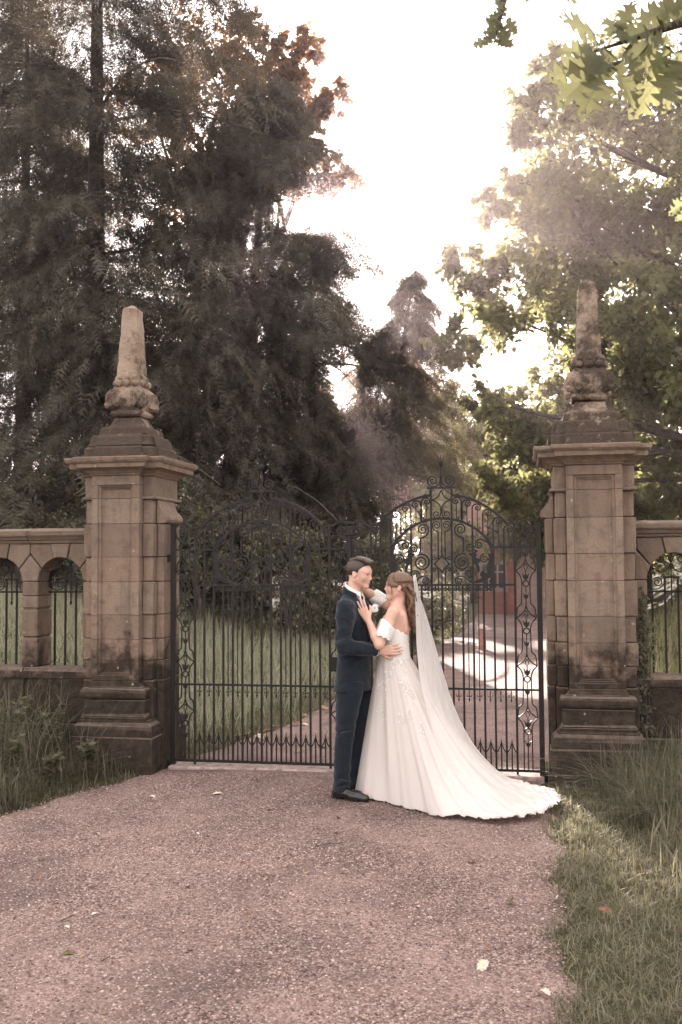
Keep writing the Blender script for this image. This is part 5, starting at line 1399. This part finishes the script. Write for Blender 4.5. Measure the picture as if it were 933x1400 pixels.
def poly_f(poly, u, v):
    """signed distance to a polygon in two coordinates"""
    P = np.array(poly, float); d = np.full(np.broadcast(u, v).shape, 9.0); ins = np.zeros(d.shape, bool)
    for i in range(len(P)):
        a, b = P[i], P[(i+1) % len(P)]; e = b-a
        t_ = np.clip(((u-a[0])*e[0]+(v-a[1])*e[1])/(e@e), 0, 1)
        d = np.minimum(d, np.hypot(u-a[0]-t_*e[0], v-a[1]-t_*e[1]))
        c = ((a[1] > v) != (b[1] > v)) & (u < (b[0]-a[0])*(v-a[1])/((b[1]-a[1]) if b[1] != a[1] else 1e-9)+a[0])
        ins ^= c
    return np.where(ins, -d, d)

ORG = (0.166, -0.93, 0.024)
# ---------------------------------------------------------------- groom
groom = thing('person', 'groom in a dark navy suit and lilac tie, arm round the bride\'s waist', 'person', ORG, YAW)
GA = -R(24); GR = rz_(GA); GO = np.array([.022, .03, 0])
gb = lambda x, y, z: GO+GR@np.array([x, y, z])
hd_o = np.array([.066, .008, 1.682]); hd_R = rz_(-R(23))@ry_(R(7)); HS = .94
sh_r, el_r, wr_r = np.array([-.040, -.158, 1.432]), np.array([-.058, -.205, 1.150]), np.array([.186, -.172, 1.108])
sh_l, el_l, wr_l = gb(.0, .185, 1.432), np.array([.13, .27, 1.20]), np.array([.285, .175, 1.13])
def trunk_secs(e=0.0):
    return [(.76, -.012, 0, .128+e, .178+e), (.86, -.01, 0, .126+e, .176+e), (1.0, -.004, 0, .118+e, .168+e), (1.10, .0, 0, .112+e, .160+e), (1.22, .004, 0, .120+e, .172+e), (1.34, .004, 0, .126+e, .188+e),
            (1.42, -.004, 0, .115+e, .190+e), (1.465, -.012, 0, .090+e, .170+e), (1.50, -.018, 0, .066+e, .115+e), (1.535, -.016, 0, .056+e, .070+e)]
fd = Field((-.24, -.34, -.02), (.58, .38, 1.86), .0052)
fd.put(loft_f([(.84, -.01, 0, .07, .12), (.93, -.008, 0, .085, .135)]+[(z, a, b, max(.03, c-.022), max(.03, d-.022)) for z, a, b, c, d in trunk_secs() if z > .95], GR, GO), (-.2, -.25, .84), (.25, .3, 1.54), .02)
build_head(fd, hd_o, hd_R, HS, gb(-.006, 0, 1.49), (.058, .064))
for sh, el, wr_ in ((sh_r, el_r, wr_r), (sh_l, el_l, wr_l)):
    fd.chain([sh, el, wr_], [.045, .038, .027], .03)
hand(fd, wr_r+np.array([.022, .0, .003]), (.99, .06, .05), (.10, 1, .12), (.16, .16, .14), .08, 1, 1.0, .027)
hand(fd, wr_l+np.array([.01, -.01, 0]), (.86, -.42, .0), (-.4, -.85, 0), (.25, .2, .2), .1, -1)
for q in (1, -1):
    fd.chain([gb(-.01, q*.070, .86), gb(-.01+(.0 if q > 0 else -.02), q*.085, .46), gb(-.055, q*.085, .08)], [.058, .040, .032], .03)
    fd.chain([gb(-.07, q*.085, .055), gb(.12, q*.095, .03)], [.035, .028], .02)
body = sdf_obj('body', fd, MAT['skin'], groom, 2, .4)
# jacket
fj = Field((-.24, -.36, .70), (.34, .40, 1.62), .0056)
J = loft_f([(.80, -.014, 0, .135, .186)]+trunk_secs()[1:], GR, GO)
fj.put(J, (-.22, -.28, .78), (.27, .32, 1.54), .02)
cu_r = wr_r+(el_r-wr_r)*.06; cu_l = wr_l+(el_l-wr_l)*.06
for sh, el, c_ in ((sh_r, el_r, cu_r), (sh_l, el_l, cu_l)):
    fj.cone(sh, sh+(el-sh)*.25, .064, .064, .05); fj.chain([sh+(el-sh)*.2, el, el+(c_-el)*.5, c_], [.064, .055, .050, .043], .022)
# drape wrinkles at the bent elbow and across the back
for a, b in (((-.110, -.195, 1.165), (-.035, -.245, 1.20)), ((-.105, -.205, 1.21), (-.03, -.235, 1.25)), ((-.05, -.243, 1.125), (.03, -.222, 1.16)), ((.0, -.222, 1.09), (.08, -.208, 1.125))):
    fj.cone(a, b, .007, .004, .03)
bodyframe = lambda x, y, z: (GR[0, 0]*(x-GO[0])+GR[1, 0]*(y-GO[1])+0*z, GR[0, 1]*(x-GO[0])+GR[1, 1]*(y-GO[1])+0*z)
VEE = [(-.062, 1.60), (.062, 1.60), (.050, 1.50), (.012, 1.17), (-.012, 1.17), (-.050, 1.50)]
def vee(x, y, z):
    bx, by = bodyframe(x, y, z); return np.maximum(np.maximum(poly_f(VEE, by, z+0*by), .02-bx), -(J(x, y, z)+.014))
fj.cut(vee, (-.1, -.2, 1.15), (.25, .2, 1.6), .003)
LAP = [[(q*.055, 1.535), (q*.088, 1.485), (q*.100, 1.415), (q*.078, 1.40), (q*.090, 1.385), (q*.014, 1.165), (q*.010, 1.175), (q*.050, 1.49)] for q in (1, -1)]
for lp in LAP:
    def lapel(x, y, z):
        bx, by = bodyframe(x, y, z); return np.maximum(np.maximum(poly_f(lp, by, z+0*by), .015-bx), J(x, y, z)-.011)
    fj.put(lapel, (-.1, -.2, 1.15), (.25, .22, 1.56), .002)
# collar roll round the neck
cpts = [gb(.066*math.cos(a)-.004, .078*math.sin(a), 1.500+.078*(1-math.cos(a))*.5) for a in np.linspace(R(50), R(310), 14)]
fj.chain(cpts, [.012]*14, .012)
for dz in (-.02, -.04): fj.chain([c_+np.array([0, 0, dz]) for c_ in cpts], [.014]*14, .012)
near_ = lambda V, p, r: np.exp(-((V-np.array(p))**2).sum(1)/r**2)
sdf_obj('jacket', fj, MAT['suit'], groom, 1, .4, lambda V: .0008+.0065*near_(V, el_r, .13)+.004*near_(V, sh_r, .10)+.004*near_(V, (.02, -.13, 1.02), .13))
fs = Field((-.14, -.2, 1.1), (.26, .22, 1.64), .005)
def shirtf(x, y, z):
    bx, by = bodyframe(x, y, z); return np.maximum(np.maximum(poly_f([(-.07, 1.56), (.07, 1.56), (.055, 1.48), (.016, 1.16), (-.016, 1.16), (-.055, 1.48)], by, z+0*by), -.0-bx), np.maximum(J(x, y, z)+.010, -(J(x, y, z)+.035)))
fs.put(shirtf, (-.1, -.2, 1.12), (.25, .2, 1.58), .003)
cp = [gb(.061*math.cos(a)-.004, .068*math.sin(a), 1.520+.074*(1-math.cos(a))*.5) for a in np.linspace(R(12), R(348), 24)]
for i in range(len(cp)-1):
    for dz in (-.008, .004, .016): fs.cone(cp[i]+np.array([0, 0, dz]), cp[i+1]+np.array([0, 0, dz]), .0062, .0062, .006)
for q in (1, -1):
    fs.chain([gb(.056, q*.016, 1.535), gb(.074, q*.040, 1.488)], [.009, .005], .006)
sdf_obj('shirt', fs, MAT['shirt'], groom, 2, .4)
for wr_, el in ((wr_r, el_r), (wr_l, el_l)):
    d = (wr_-el)/np.linalg.norm(wr_-el)
    MB().tube([wr_-d*.035, wr_-d*.0, wr_+d*.012], [.038, .037, .036], 14).build('shirt_cuff', MAT['shirt'], groom, True)
ft = Field((-.05, -.16, 1.12), (.26, .16, 1.60), .0045)
def tief(x, y, z):
    bx, by = bodyframe(x, y, z); return np.maximum(np.maximum(poly_f([(-.018, 1.535), (.018, 1.535), (.013, 1.505), (.030, 1.25), (0, 1.17), (-.030, 1.25), (-.013, 1.505)], by, z+0*by), -bx), J(x, y, z)+.003)
ft.put(tief, (0, -.16, 1.15), (.25, .16, 1.56), .003); ft.ell(gb(.050, 0, 1.528), (.017, .017, .017), None, .008)
def tb(x, y, z):
    bx, by = bodyframe(x, y, z); return np.maximum(.045-bx, J(x, y, z)+.02)
sdf_obj('tie', ft, MAT['tie'], groom, 2, .4)
# trousers
fp = Field((-.22, -.22, .03), (.26, .28, .90), .0062)
for q, dx in ((-1, -.018), (1, .03)):
    fp.put(loft_f([(.055, -.060+dx, q*.085, .066, .058), (.12, -.055+dx, q*.085, .063, .056), (.30, -.045+dx, q*.086, .066, .060), (.48, -.025+dx, q*.088, .072, .066), (.66, -.006+dx*.7, q*.090, .088, .080), (.80, .0, q*.085, .105, .088), (.88, .0, q*.075, .108, .092)], GR, GO), (-.2, -.22, .05), (.22, .28, .9), .02)
for a, b in (((-.10, -.14, .10), (-.0, -.15, .125)), ((-.1, -.14, .16), (.0, -.15, .145)), ((-.07, -.15, .50), (.02, -.16, .53))): fp.cone(a, b, .008, .005, .02)
sdf_obj('trousers', fp, MAT['suit'], groom, 2, .5, lambda V: .0010+.0065*np.exp(-((V[:, 2]-.12)/.10)**2)+.004*np.exp(-((V[:, 2]-.50)/.10)**2))
for q, dx in ((-1, -.018), (1, .03)):
    fh = Field((-.28, -.30, -.03), (.32, .34, .16), .0052)
    A = lambda x, y, z: gb(x+dx, q*.09+y*q, z)
    fh.chain([A(-.095, 0, .040), A(.0, .004, .042), A(.085, .012, .030), A(.150, .016, .022)], [.036, .038, .038, .026], .02)
    fh.cone(A(-.075, 0, .06), A(-.05, 0, .10), .040, .042, .02); fh.cone(A(.05, .01, .02), A(.13, .016, .016), .042, .032, .02)
    fh.cut(lambda x, y, z: z+0*x+0*y+.0, (-.3, -.3, -.1), (.33, .35, .0), .004)
    fh.chain([A(-.112, 0, .004), A(-.06, 0, .004)], [.028, .028], .004)
    o = sdf_obj('shoe', fh, MAT['shoe'], groom, 2, .4)
# groom hair, brows, eyes, lips
Lh = lambda p: hd_o+hd_R@(np.array(p, float)*HS)
def hair_cut(o, Rm, line):
    lx, lz = zip(*line)
    def f(x, y, z):
        dx, dy, dz = x-o[0], y-o[1], z-o[2]
        hx_ = Rm[0, 0]*dx+Rm[1, 0]*dy+Rm[2, 0]*dz; hz_ = Rm[0, 2]*dx+Rm[1, 2]*dy+Rm[2, 2]*dz
        return hz_-np.interp(hx_, lx, lz)
    return f
fg = Field(hd_o-.16, hd_o+.18, .0042)
fg.ell(Lh((-.016, 0, .036)), np.array((.101, .081, .090))*HS, hd_R, .02)
for i, y_ in enumerate(np.linspace(-.050, .050, 9)):
    fg.chain([Lh((-.07, y_*.85, .098)), Lh((-.01, y_, .116)), Lh((.045, y_, .110)), Lh((.080, y_*.95, .096+.004*(i % 2))), Lh((.102, y_*.8-.004, .092+.008*((i*3) % 2)))], [.012, .015, .015, .012, .005], .010)
lf = hair_cut(hd_o, hd_R, [(-.13, -.078), (-.06, -.070), (-.036, -.045), (-.028, .010), (-.010, .010), (-.002, -.020), (.012, -.016), (.020, .028), (.045, .052), (.075, .060), (.10, .074), (.2, .08)])
fg.cut(lambda x, y, z: lf(x, y, z), hd_o-.16, hd_o+.18, .004)
sdf_obj('hair', fg, MAT['hair_m'], groom, 1, .4)
for q in (1, -1):
    MB().tube([Lh((.086, q*.014, .016)), Lh((.083, q*.03, .020)), Lh((.072, q*.046, .014))], [.004, .0055, .003], 6).build('eyebrow', MAT['brow'], groom, True)
    MB().tube([Lh((.0855, q*.020, -.006)), Lh((.0862, q*.031, -.0035)), Lh((.0805, q*.042, -.007))], [.0015, .0042, .0015], 6).build('eye', MAT['eye'], groom, True)
MB().tube([Lh((.088, -.018, -.0705)), Lh((.0965, 0, -.0695)), Lh((.088, .018, -.0705))], [.0015, .0032, .0015], 6).build('lips', MAT['lip'], groom, True)
# buttonhole
bt = thing('buttonhole_flower', 'white rose buttonhole pinned to the groom\'s lapel', 'flower', (0, 0, 0))
rotY = rz_(YAW)
bpos = np.array(ORG)+rotY@(gb(.126, .075, 1.415)+GR@np.array([.02, -.0, 0]))
bt.location = tuple(bpos)
rp = np.random.default_rng(4)
for k in range(13):
    a = k*2.4; r_ = .004+.0012*k; tilt_ = .3+.06*k
    mb = MB(); c0 = np.array([math.cos(a), math.sin(a), 0])
    pts = []
    for u in np.linspace(-1, 1, 5):
        for v in (0, .5, 1):
            ang = a+u*.75; rr = r_*(.6+.9*v); pts.append((rr*math.cos(ang)*1.3, -.012-.012*(1-v)-.016*v*(1-abs(u)*.3)+.0006*k, rr*math.sin(ang)*1.3))
    F = [(i*3+j, i*3+j+1, (i+1)*3+j+1, (i+1)*3+j) for i in range(4) for j in range(2)]
    mb.add(pts, F); mb.build('petal', MAT['petal'], bt, True)
for a in (3.6, 4.3, 5.2):
    V = LFV*.034; q_ = frames(np.array([[math.cos(a), -.2, math.sin(a)]]), np.array([[0, -1., 0]]))[0]
    np_mesh('leaf', V@q_.T+np.array([0, -.008, -.006]), LFF, MAT['greenleaf'], bt)

# ---------------------------------------------------------------- bride
bride = thing('person', 'bride in an ivory gown with a long train and veil, hand on the groom\'s chest', 'person', ORG, YAW)
BA = R(180-14); BR = rz_(BA); BO = np.array([.334, .0, 0])
bb = lambda x, y, z: BO+BR@np.array([x, y, z])
bh_o = np.array([.362, .0, 1.582]); bh_R = rz_(R(180-6))@ry_(-R(5)); BS = .92
bs_l, be_l, bw_l = np.array([.312, -.150, 1.392]), np.array([.205, -.205, 1.155]), np.array([.130, -.132, 1.325])
bs_r, be_r, bw_r = np.array([.350, .150, 1.400]), np.array([.205, .195, 1.485]), np.array([.045, .118, 1.580])
bsec = [(.985, .004, 0, .106, .118), (1.04, .004, 0, .110, .124), (1.12, .006, 0, .104, .122), (1.20, .012, 0, .110, .132), (1.27, .020, 0, .116, .140), (1.32, .008, 0, .102, .140), (1.365, -.006, 0, .082, .134), (1.40, -.014, 0, .066, .116), (1.43, -.016, 0, .052, .072), (1.455, -.016, 0, .047, .050)]
fb = Field((-.12, -.33, .80), (.56, .34, 1.78), .0048)
BL = loft_f(bsec, BR, BO)
fb.put(BL, (.15, -.22, .85), (.55, .22, 1.48), .02)
build_head(fb, bh_o, bh_R, BS, bb(-.020, 0, 1.415), (.047, .050), True)
for sh, el, wr_ in ((bs_l, be_l, bw_l), (bs_r, be_r, bw_r)):
    m1 = sh+(el-sh)*.45
    fb.chain([sh, m1, el], [.046, .042, .035], .035); fb.chain([el, el+(wr_-el)*.35, wr_], [.037, .036, .0225], .012)
fb.cone(bb(-.05, .0, 1.39), bb(-.075, 0, 1.18), .02, .02, .05)
for q in (1, -1): fb.cone(bb(-.065, q*.07, 1.36), bb(-.085, q*.055, 1.26), .030, .018, .05)
hand(fb, bw_l+np.array([-.006, .004, .012]), (-.44, .10, .89), (.2, .95, .1), (.12, .14, .14), .16, 1, .92, .021)
hand(fb, bw_r+np.array([-.012, -.008, .004]), (-.76, -.62, -.04), (.6, -.7, -.35), (.22, .25, .2), .12, -1, .88, .021)
sdf_obj('body', fb, MAT['skin'], bride, 2, .4)
# bodice
fo = Field((.12, -.24, .90), (.60, .24, 1.42), .0045)
bfx = lambda x, y, z: (BR[0, 0]*(x-BO[0])+BR[1, 0]*(y-BO[1])+0*z)
def bod(x, y, z):
    bx = bfx(x, y, z); top = np.interp(bx, [-.12, -.06, .0, .06, .12], [1.238, 1.245, 1.285, 1.325, 1.335])
    return np.maximum(BL(x, y, z)-.0065, z-top-.006*np.sin(90*(y+x)))
fo.put(bod, (.15, -.23, .98), (.56, .23, 1.40), .004)
sdf_obj('bodice', fo, MAT['lace'], bride, 1, .4)
# off-the-shoulder lace bands
for sh, el, nm in ((bs_l, be_l, 1), (bs_r, be_r, 1)):
    d = (el-sh)/np.linalg.norm(el-sh); a = np.cross(d, (0, 1, 0)); a /= np.linalg.norm(a); b = np.cross(d, a)
    n1, n2 = 12, 40; V = []
    up_ = np.array([0, 0, 1.0])
    for i in range(n1+1):
        for j in range(n2):
            th = 2*math.pi*j/n2; u = i/n1
            rr = .0555+.012*u-.008*u*u+.0030*math.sin(5*th+3*u)+.0025*math.sin(11*th)*u
            tt = .095+.115*u+.018*math.cos(th)*(1-u)+(.005*math.sin(9*th) if i == n1 else 0)
            V.append(sh+d*tt+(a*math.cos(th)+b*math.sin(th))*rr)
    F = [(i*n2+j, i*n2+(j+1) % n2, (i+1)*n2+(j+1) % n2, (i+1)*n2+j) for i in range(n1) for j in range(n2)]
    np_mesh('lace_sleeve', V, F, MAT['lace'], bride, True)
# skirt: waist ring to a traced hem on the ground, long train to the right
hem_w = [(.145, -.70), (.185, -.88), (.28, -1.00), (.40, -1.08), (.52, -1.13), (.72, -1.34), (.87, -1.45), (1.10, -1.47), (1.30, -1.515), (1.53, -1.33), (1.68, -1.04), (1.69, -.78), (1.58, -.56), (1.40, -.44), (1.18, -.40), (.95, -.42), (.72, -.46), (.50, -.50), (.32, -.53), (.20, -.58)]
Ri = rz_(-YAW)
hem = np.array([(Ri@(np.array([x, y, 0])-np.array([ORG[0], ORG[1], 0])))[:2] for x, y in hem_w])
hemS = smooth_path(np.vstack([hem, hem[:1]]), 14)[:-1]
NS = 260
cum = np.concatenate([[0], np.cumsum(np.linalg.norm(np.diff(np.vstack([hemS, hemS[:1]]), axis=0), axis=1))])
hs = np.linspace(0, cum[-1], NS, endpoint=False)
hemS = np.stack([np.interp(hs, cum, np.append(hemS[:, i], hemS[0, i])) for i in range(2)], 1)
wc = np.array([.326, .0]); ang = np.arctan2(hemS[:, 1]-.02, hemS[:, 0]-.36)
angu = np.unwrap(ang)
s01 = hs/cum[-1]
ang_w = np.interp(np.linspace(0, 1, NS, endpoint=False), [0, 1], [angu[0], angu[0]+np.sign(angu[-1]-angu[0])*2*np.pi])*.45+angu*.55
waist = np.stack([wc[0]+.118*np.cos(ang_w), wc[1]+.130*np.sin(ang_w)], 1)
L = np.linalg.norm(hemS-waist, axis=1); train = sstep(.42, .95, L)
NTt = 64; tt = np.linspace(0, 1, NTt)
ZW = 1.045
rs = np.random.default_rng(9)
plc = sum(a_*np.cos(k*2*np.pi*s01+rs.uniform(0, 6.28)) for k, a_ in ((7, .9), (11, .8), (17, .6), (23, .5), (31, .35)))/1.3
plf = sum(np.cos(k*2*np.pi*s01+rs.uniform(0, 6.28)) for k in (41, 53))/2
tang = np.roll(hemS, -1, 0)-np.roll(hemS, 1, 0); tang /= np.linalg.norm(tang, axis=1, keepdims=True); outn = np.stack([tang[:, 1], -tang[:, 0]], 1)
if ((hemS-hemS.mean(0))*outn).sum() < 0: outn = -outn
def skirt_grid(shrink=0.0):
    V = np.zeros((NTt, NS, 3))
    for i, t_ in enumerate(tt):
        b0, b1, b2, b3 = (1-t_)**3, 3*t_*(1-t_)**2, 3*t_*t_*(1-t_), t_**3
        rA = b1*.36+b2*.70+b3; zA = b0*ZW+b1*.72*ZW+b2*.32*ZW+b3*.012
        P1 = np.minimum(.21/L, .34); P2 = .47
        rT = b1*P1+b2*P2+b3; zT = b0*ZW+b1*.66*ZW+b2*(.05)+b3*.012
        r_ = rA*(1-train)+rT*train; z_ = zA*(1-train)+zT*train
        xy = waist+(hemS-waist)*r_[:, None]
        drag = sstep(.55, 1, t_)
        amp = (.003+.0175*min(1, t_*1.3))*(1-.35*train*drag)
        wv = 1+.45*np.sin(s01*43+t_*5.0)*t_
        xy = xy+outn*(plc*amp*wv+plf*.0035*t_)[:, None]-outn*shrink
        # crumpled folds of the train lying on the ground
        gl = train*drag
        z_ = z_+gl*(.020*np.abs(np.sin(xy[:, 0]*17+xy[:, 1]*9+plc*1.2))+.022*np.abs(np.sin(xy[:, 0]*8.5-xy[:, 1]*15+1.3+plf))*(1-.3*t_)+.007)
        z_ = z_+(.010*np.maximum(0, np.sin(s01*2*np.pi*37+2*plc)) if i >= NTt-2 else 0)
        V[i, :, :2] = xy; V[i, :, 2] = np.maximum(z_, .004)-(.0 if not shrink else .004)
    return V
SG = skirt_grid()
def ring_faces(a, b):
    return np.array([(i*b+j, i*b+(j+1) % b, (i+1)*b+(j+1) % b, (i+1)*b+j) for i in range(a-1) for j in range(b)])
np_mesh('skirt', SG.reshape(-1, 3), ring_faces(NTt, NS), MAT['gown'], bride, True)
np_mesh('skirt_lining', skirt_grid(.022).reshape(-1, 3), ring_faces(NTt, NS), MAT['lining'], bride, True)
# lace flowers sewn to bodice and skirt
fl_v, fl_f = [], []
def lace_flower(c, n, sz, out):
    n = n/np.linalg.norm(n); a = np.cross(n, (0, 0, 1)); a /= np.linalg.norm(a)+1e-9; b = np.cross(n, a); o = len(fl_v); r0 = rs.uniform(0, 6)
    fl_v.append(c+n*.005)
    for k in range(20):
        th = r0+2*math.pi*k/20; rr = sz*(.75+.3*math.cos(5*(th-r0)))
        fl_v.append(c+(a*math.cos(th)+b*math.sin(th))*rr+n*(.003+.002*math.cos(5*(th-r0))))
    for k in range(20): fl_f.append((o, o+1+k, o+1+(k+1) % 20))
ctr = SG.mean(1)
for k in range(15):
    i0 = int(rs.uniform(1, 16)) if k < 10 else int(rs.uniform(14, 36)); j0 = int(NS*rs.uniform(.10, .34))
    for q in range(14):
        i = int(np.clip(i0+rs.normal(0, 1.6), 1, NTt-3)); j = int(j0+rs.normal(0, 2.2)) % NS
        p = SG[i, j]; n = np.cross(SG[i, (j+1) % NS]-SG[i, j-1], SG[i+1, j]-SG[i-1, j]); n = n/(np.linalg.norm(n)+1e-9)
        if n@np.array([p[0]-ctr[i, 0], p[1]-ctr[i, 1], 0]) < 0: n = -n
        lace_flower(p+rs.normal(0, .006, 3)*np.array([1, .2, 1])+n*.003, n, rs.uniform(.005, .010), n)
stuff(np_mesh('lace_applique', fl_v, fl_f, MAT['lace'], bride))
# hair: smooth crown pulled to the comb, long loose waves down the back
HB = lambda p: bh_o+bh_R@(np.array(p, float)*BS)
fr = Field((.16, -.17, 1.18), (.58, .17, 1.80), .0042)
CC, CR = np.array((-.018, 0, .030)), np.array((.103, .083, .090))
fr.ell(HB(CC), CR*BS, bh_R, .02)
lf2 = hair_cut(bh_o, bh_R, [(-.13, -.10), (-.05, -.085), (-.028, -.05), (-.018, .004), (.004, .008), (.012, -.010), (.030, -.006), (.05, .002), (.068, .016), (.080, .034), (.092, .052), (.2, .07)])
fr.cut(lambda x, y, z: lf2(x, y, z), (.16, -.17, 1.42), (.58, .17, 1.80), .010)
def capP(az, el, o=1.0): return HB(CC+CR*o*np.array([math.cos(R(el))*math.cos(R(az)), math.cos(R(el))*math.sin(R(az)), math.sin(R(el))]))
for q in (1, -1):                                   # strands swept back from the parting to the comb
    for k in range(9):
        a0, e0 = 16+5.5*k, 62-7.4*k
        pth_ = [capP(q*(a0+(172-a0)*u), e0*(1-u)+(22-.5*k)*u+10*math.sin(math.pi*u)*(1-k/9), .99+.02*math.sin(math.pi*u)) for u in np.linspace(0, 1, 9)]
        fr.chain(pth_, [.004]+[.0085]*7+[.006], .006)
    for k in range(4):                              # the fringe sweeping from the parting round the temple
        fr.chain([HB((.052+.010*k, q*.008, .104-.009*k)), HB((.068+.006*k, q*.034, .078-.010*k)), HB((.064+.004*k, q*.056, .042-.010*k)), HB((.046, q*.070, .016-.006*k)), HB((.008, q*.080, .012-.004*k))], [.006, .009, .0095, .0085, .006], .008)
    fr.chain([HB((.060, q*.060, .014)), HB((.056, q*.063, -.012)), HB((.048, q*.062, -.04)), HB((.046, q*.058, -.068)), HB((.054, q*.054, -.092))], [.006, .0050, .004, .0032, .0015], .005)
fr.ell(HB((-.116, 0, .050)), (.020, .032, .024), bh_R, .01)
top = HB((-.085, 0, .0))
for k in range(20):
    u = (k % 10)/9*2-1; lay = k//10; ph = rs.uniform(0, 6.28); pl_ = []; rd = []
    end_z = 1.235+.05*rs.random()+.03*abs(u)
    for m in range(12):
        v = m/11
        x = (.436+.024*lay)+.030*v+.018*math.sin(v*11+ph)*(.35+v); y = u*(.074-.030*v)+.014*math.cos(v*10+ph*1.3)
        z = (1.600-.02*abs(u))*(1-v)+end_z*v
        x -= .035*max(0, 1-v*5)*(1-lay*.4)
        pl_.append((x, y, z)); rd.append((.017 if lay == 0 else .015)*(1-.62*v**1.6))
    fr.chain(pl_, rd, .006)
sdf_obj('hair', fr, MAT['hair_f'], bride, 1, .35)
for k in range(5):
    MB().tube([HB((-.118, -.034+.017*k, .066)), HB((-.128, -.034+.017*k, .054)), HB((-.126, -.034+.017*k, .04))], [.004, .005, .003], 6).build('hair_comb', MAT['petal'], bride, True)
for q in (1, -1):
    MB().tube([HB((.084, q*.014, .014)), HB((.081, q*.03, .018)), HB((.070, q*.045, .012))], [.002, .003, .0015], 6).build('eyebrow', MAT['hair_f'], bride, True)
    MB().tube([HB((.086, q*.020, -.006)), HB((.0865, q*.031, -.0035)), HB((.081, q*.042, -.007))], [.0015, .0042, .0015], 6).build('eye', MAT['eye'], bride, True)
MB().tube([HB((.089, -.018, -.0705)), HB((.0965, 0, -.0695)), HB((.089, .018, -.0705))], [.0015, .0030, .0015], 6).build('lips', MAT['lip'], bride, True)
# veil
left = smooth_path([(.470, -.035, 1.655), (.478, -.085, 1.49), (.478, -.125, 1.30), (.482, -.165, 1.08), (.515, -.22, .80), (.60, -.30, .48), (.76, -.37, .22), (.98, -.42, .09), (1.20, -.42, .055)], 6)
right = smooth_path([(.474, .030, 1.66), (.520, .065, 1.52), (.580, .08, 1.345), (.668, .10, 1.03), (.775, .12, .68), (.885, .14, .44), (1.015, .17, .26), (1.18, .20, .115), (1.33, .22, .065)], 6)
nv = 46; Vv = []
n_t = len(left)
for i in range(n_t):
    a, b = left[i], right[i]; v = i/(n_t-1)
    for j in range(nv):
        s_ = j/(nv-1); p = a*(1-s_)+b*s_
        bul = math.sin(math.pi*s_)
        fold = (.003+.014*v)*math.sin(s_*24+2.2*math.sin(v*3))+(.002+.006*v)*math.sin(s_*51+1+v*2)
        p = p+np.array([.35*fold+.02*bul*(1-v), -fold, .010*bul if v < .1 else 0])
        if v > .55: p[2] = max(p[2], .03)+.006*math.sin(s_*31+v*20)*(v-.55)
        Vv.append(p)
Fv = np.array([(i*nv+j, i*nv+j+1, (i+1)*nv+j+1, (i+1)*nv+j) for i in range(n_t-1) for j in range(nv-1)])
np_mesh('veil', Vv, Fv, MAT['veil'], bride, True)
# ================================================================ HAZE
t = bpy.data.materials.new('air_haze'); t.use_nodes = True; n_ = t.node_tree; n_.nodes.clear()
ho = n_.nodes.new('ShaderNodeOutputMaterial'); pv = n_.nodes.new('ShaderNodeVolumePrincipled')
pv.inputs['Color'].default_value = (1.0, .80, .85, 1); pv.inputs['Density'].default_value = .0013; pv.inputs['Anisotropy'].default_value = .85
n_.links.new(pv.outputs[0], ho.inputs['Volume'])
hz = MB().box(-215, 215, -130, 310, -4.5, 26).build('haze', t); hz['kind'] = 'stuff'; hz['label'] = 'thin sunlit haze filling the air between the trees'
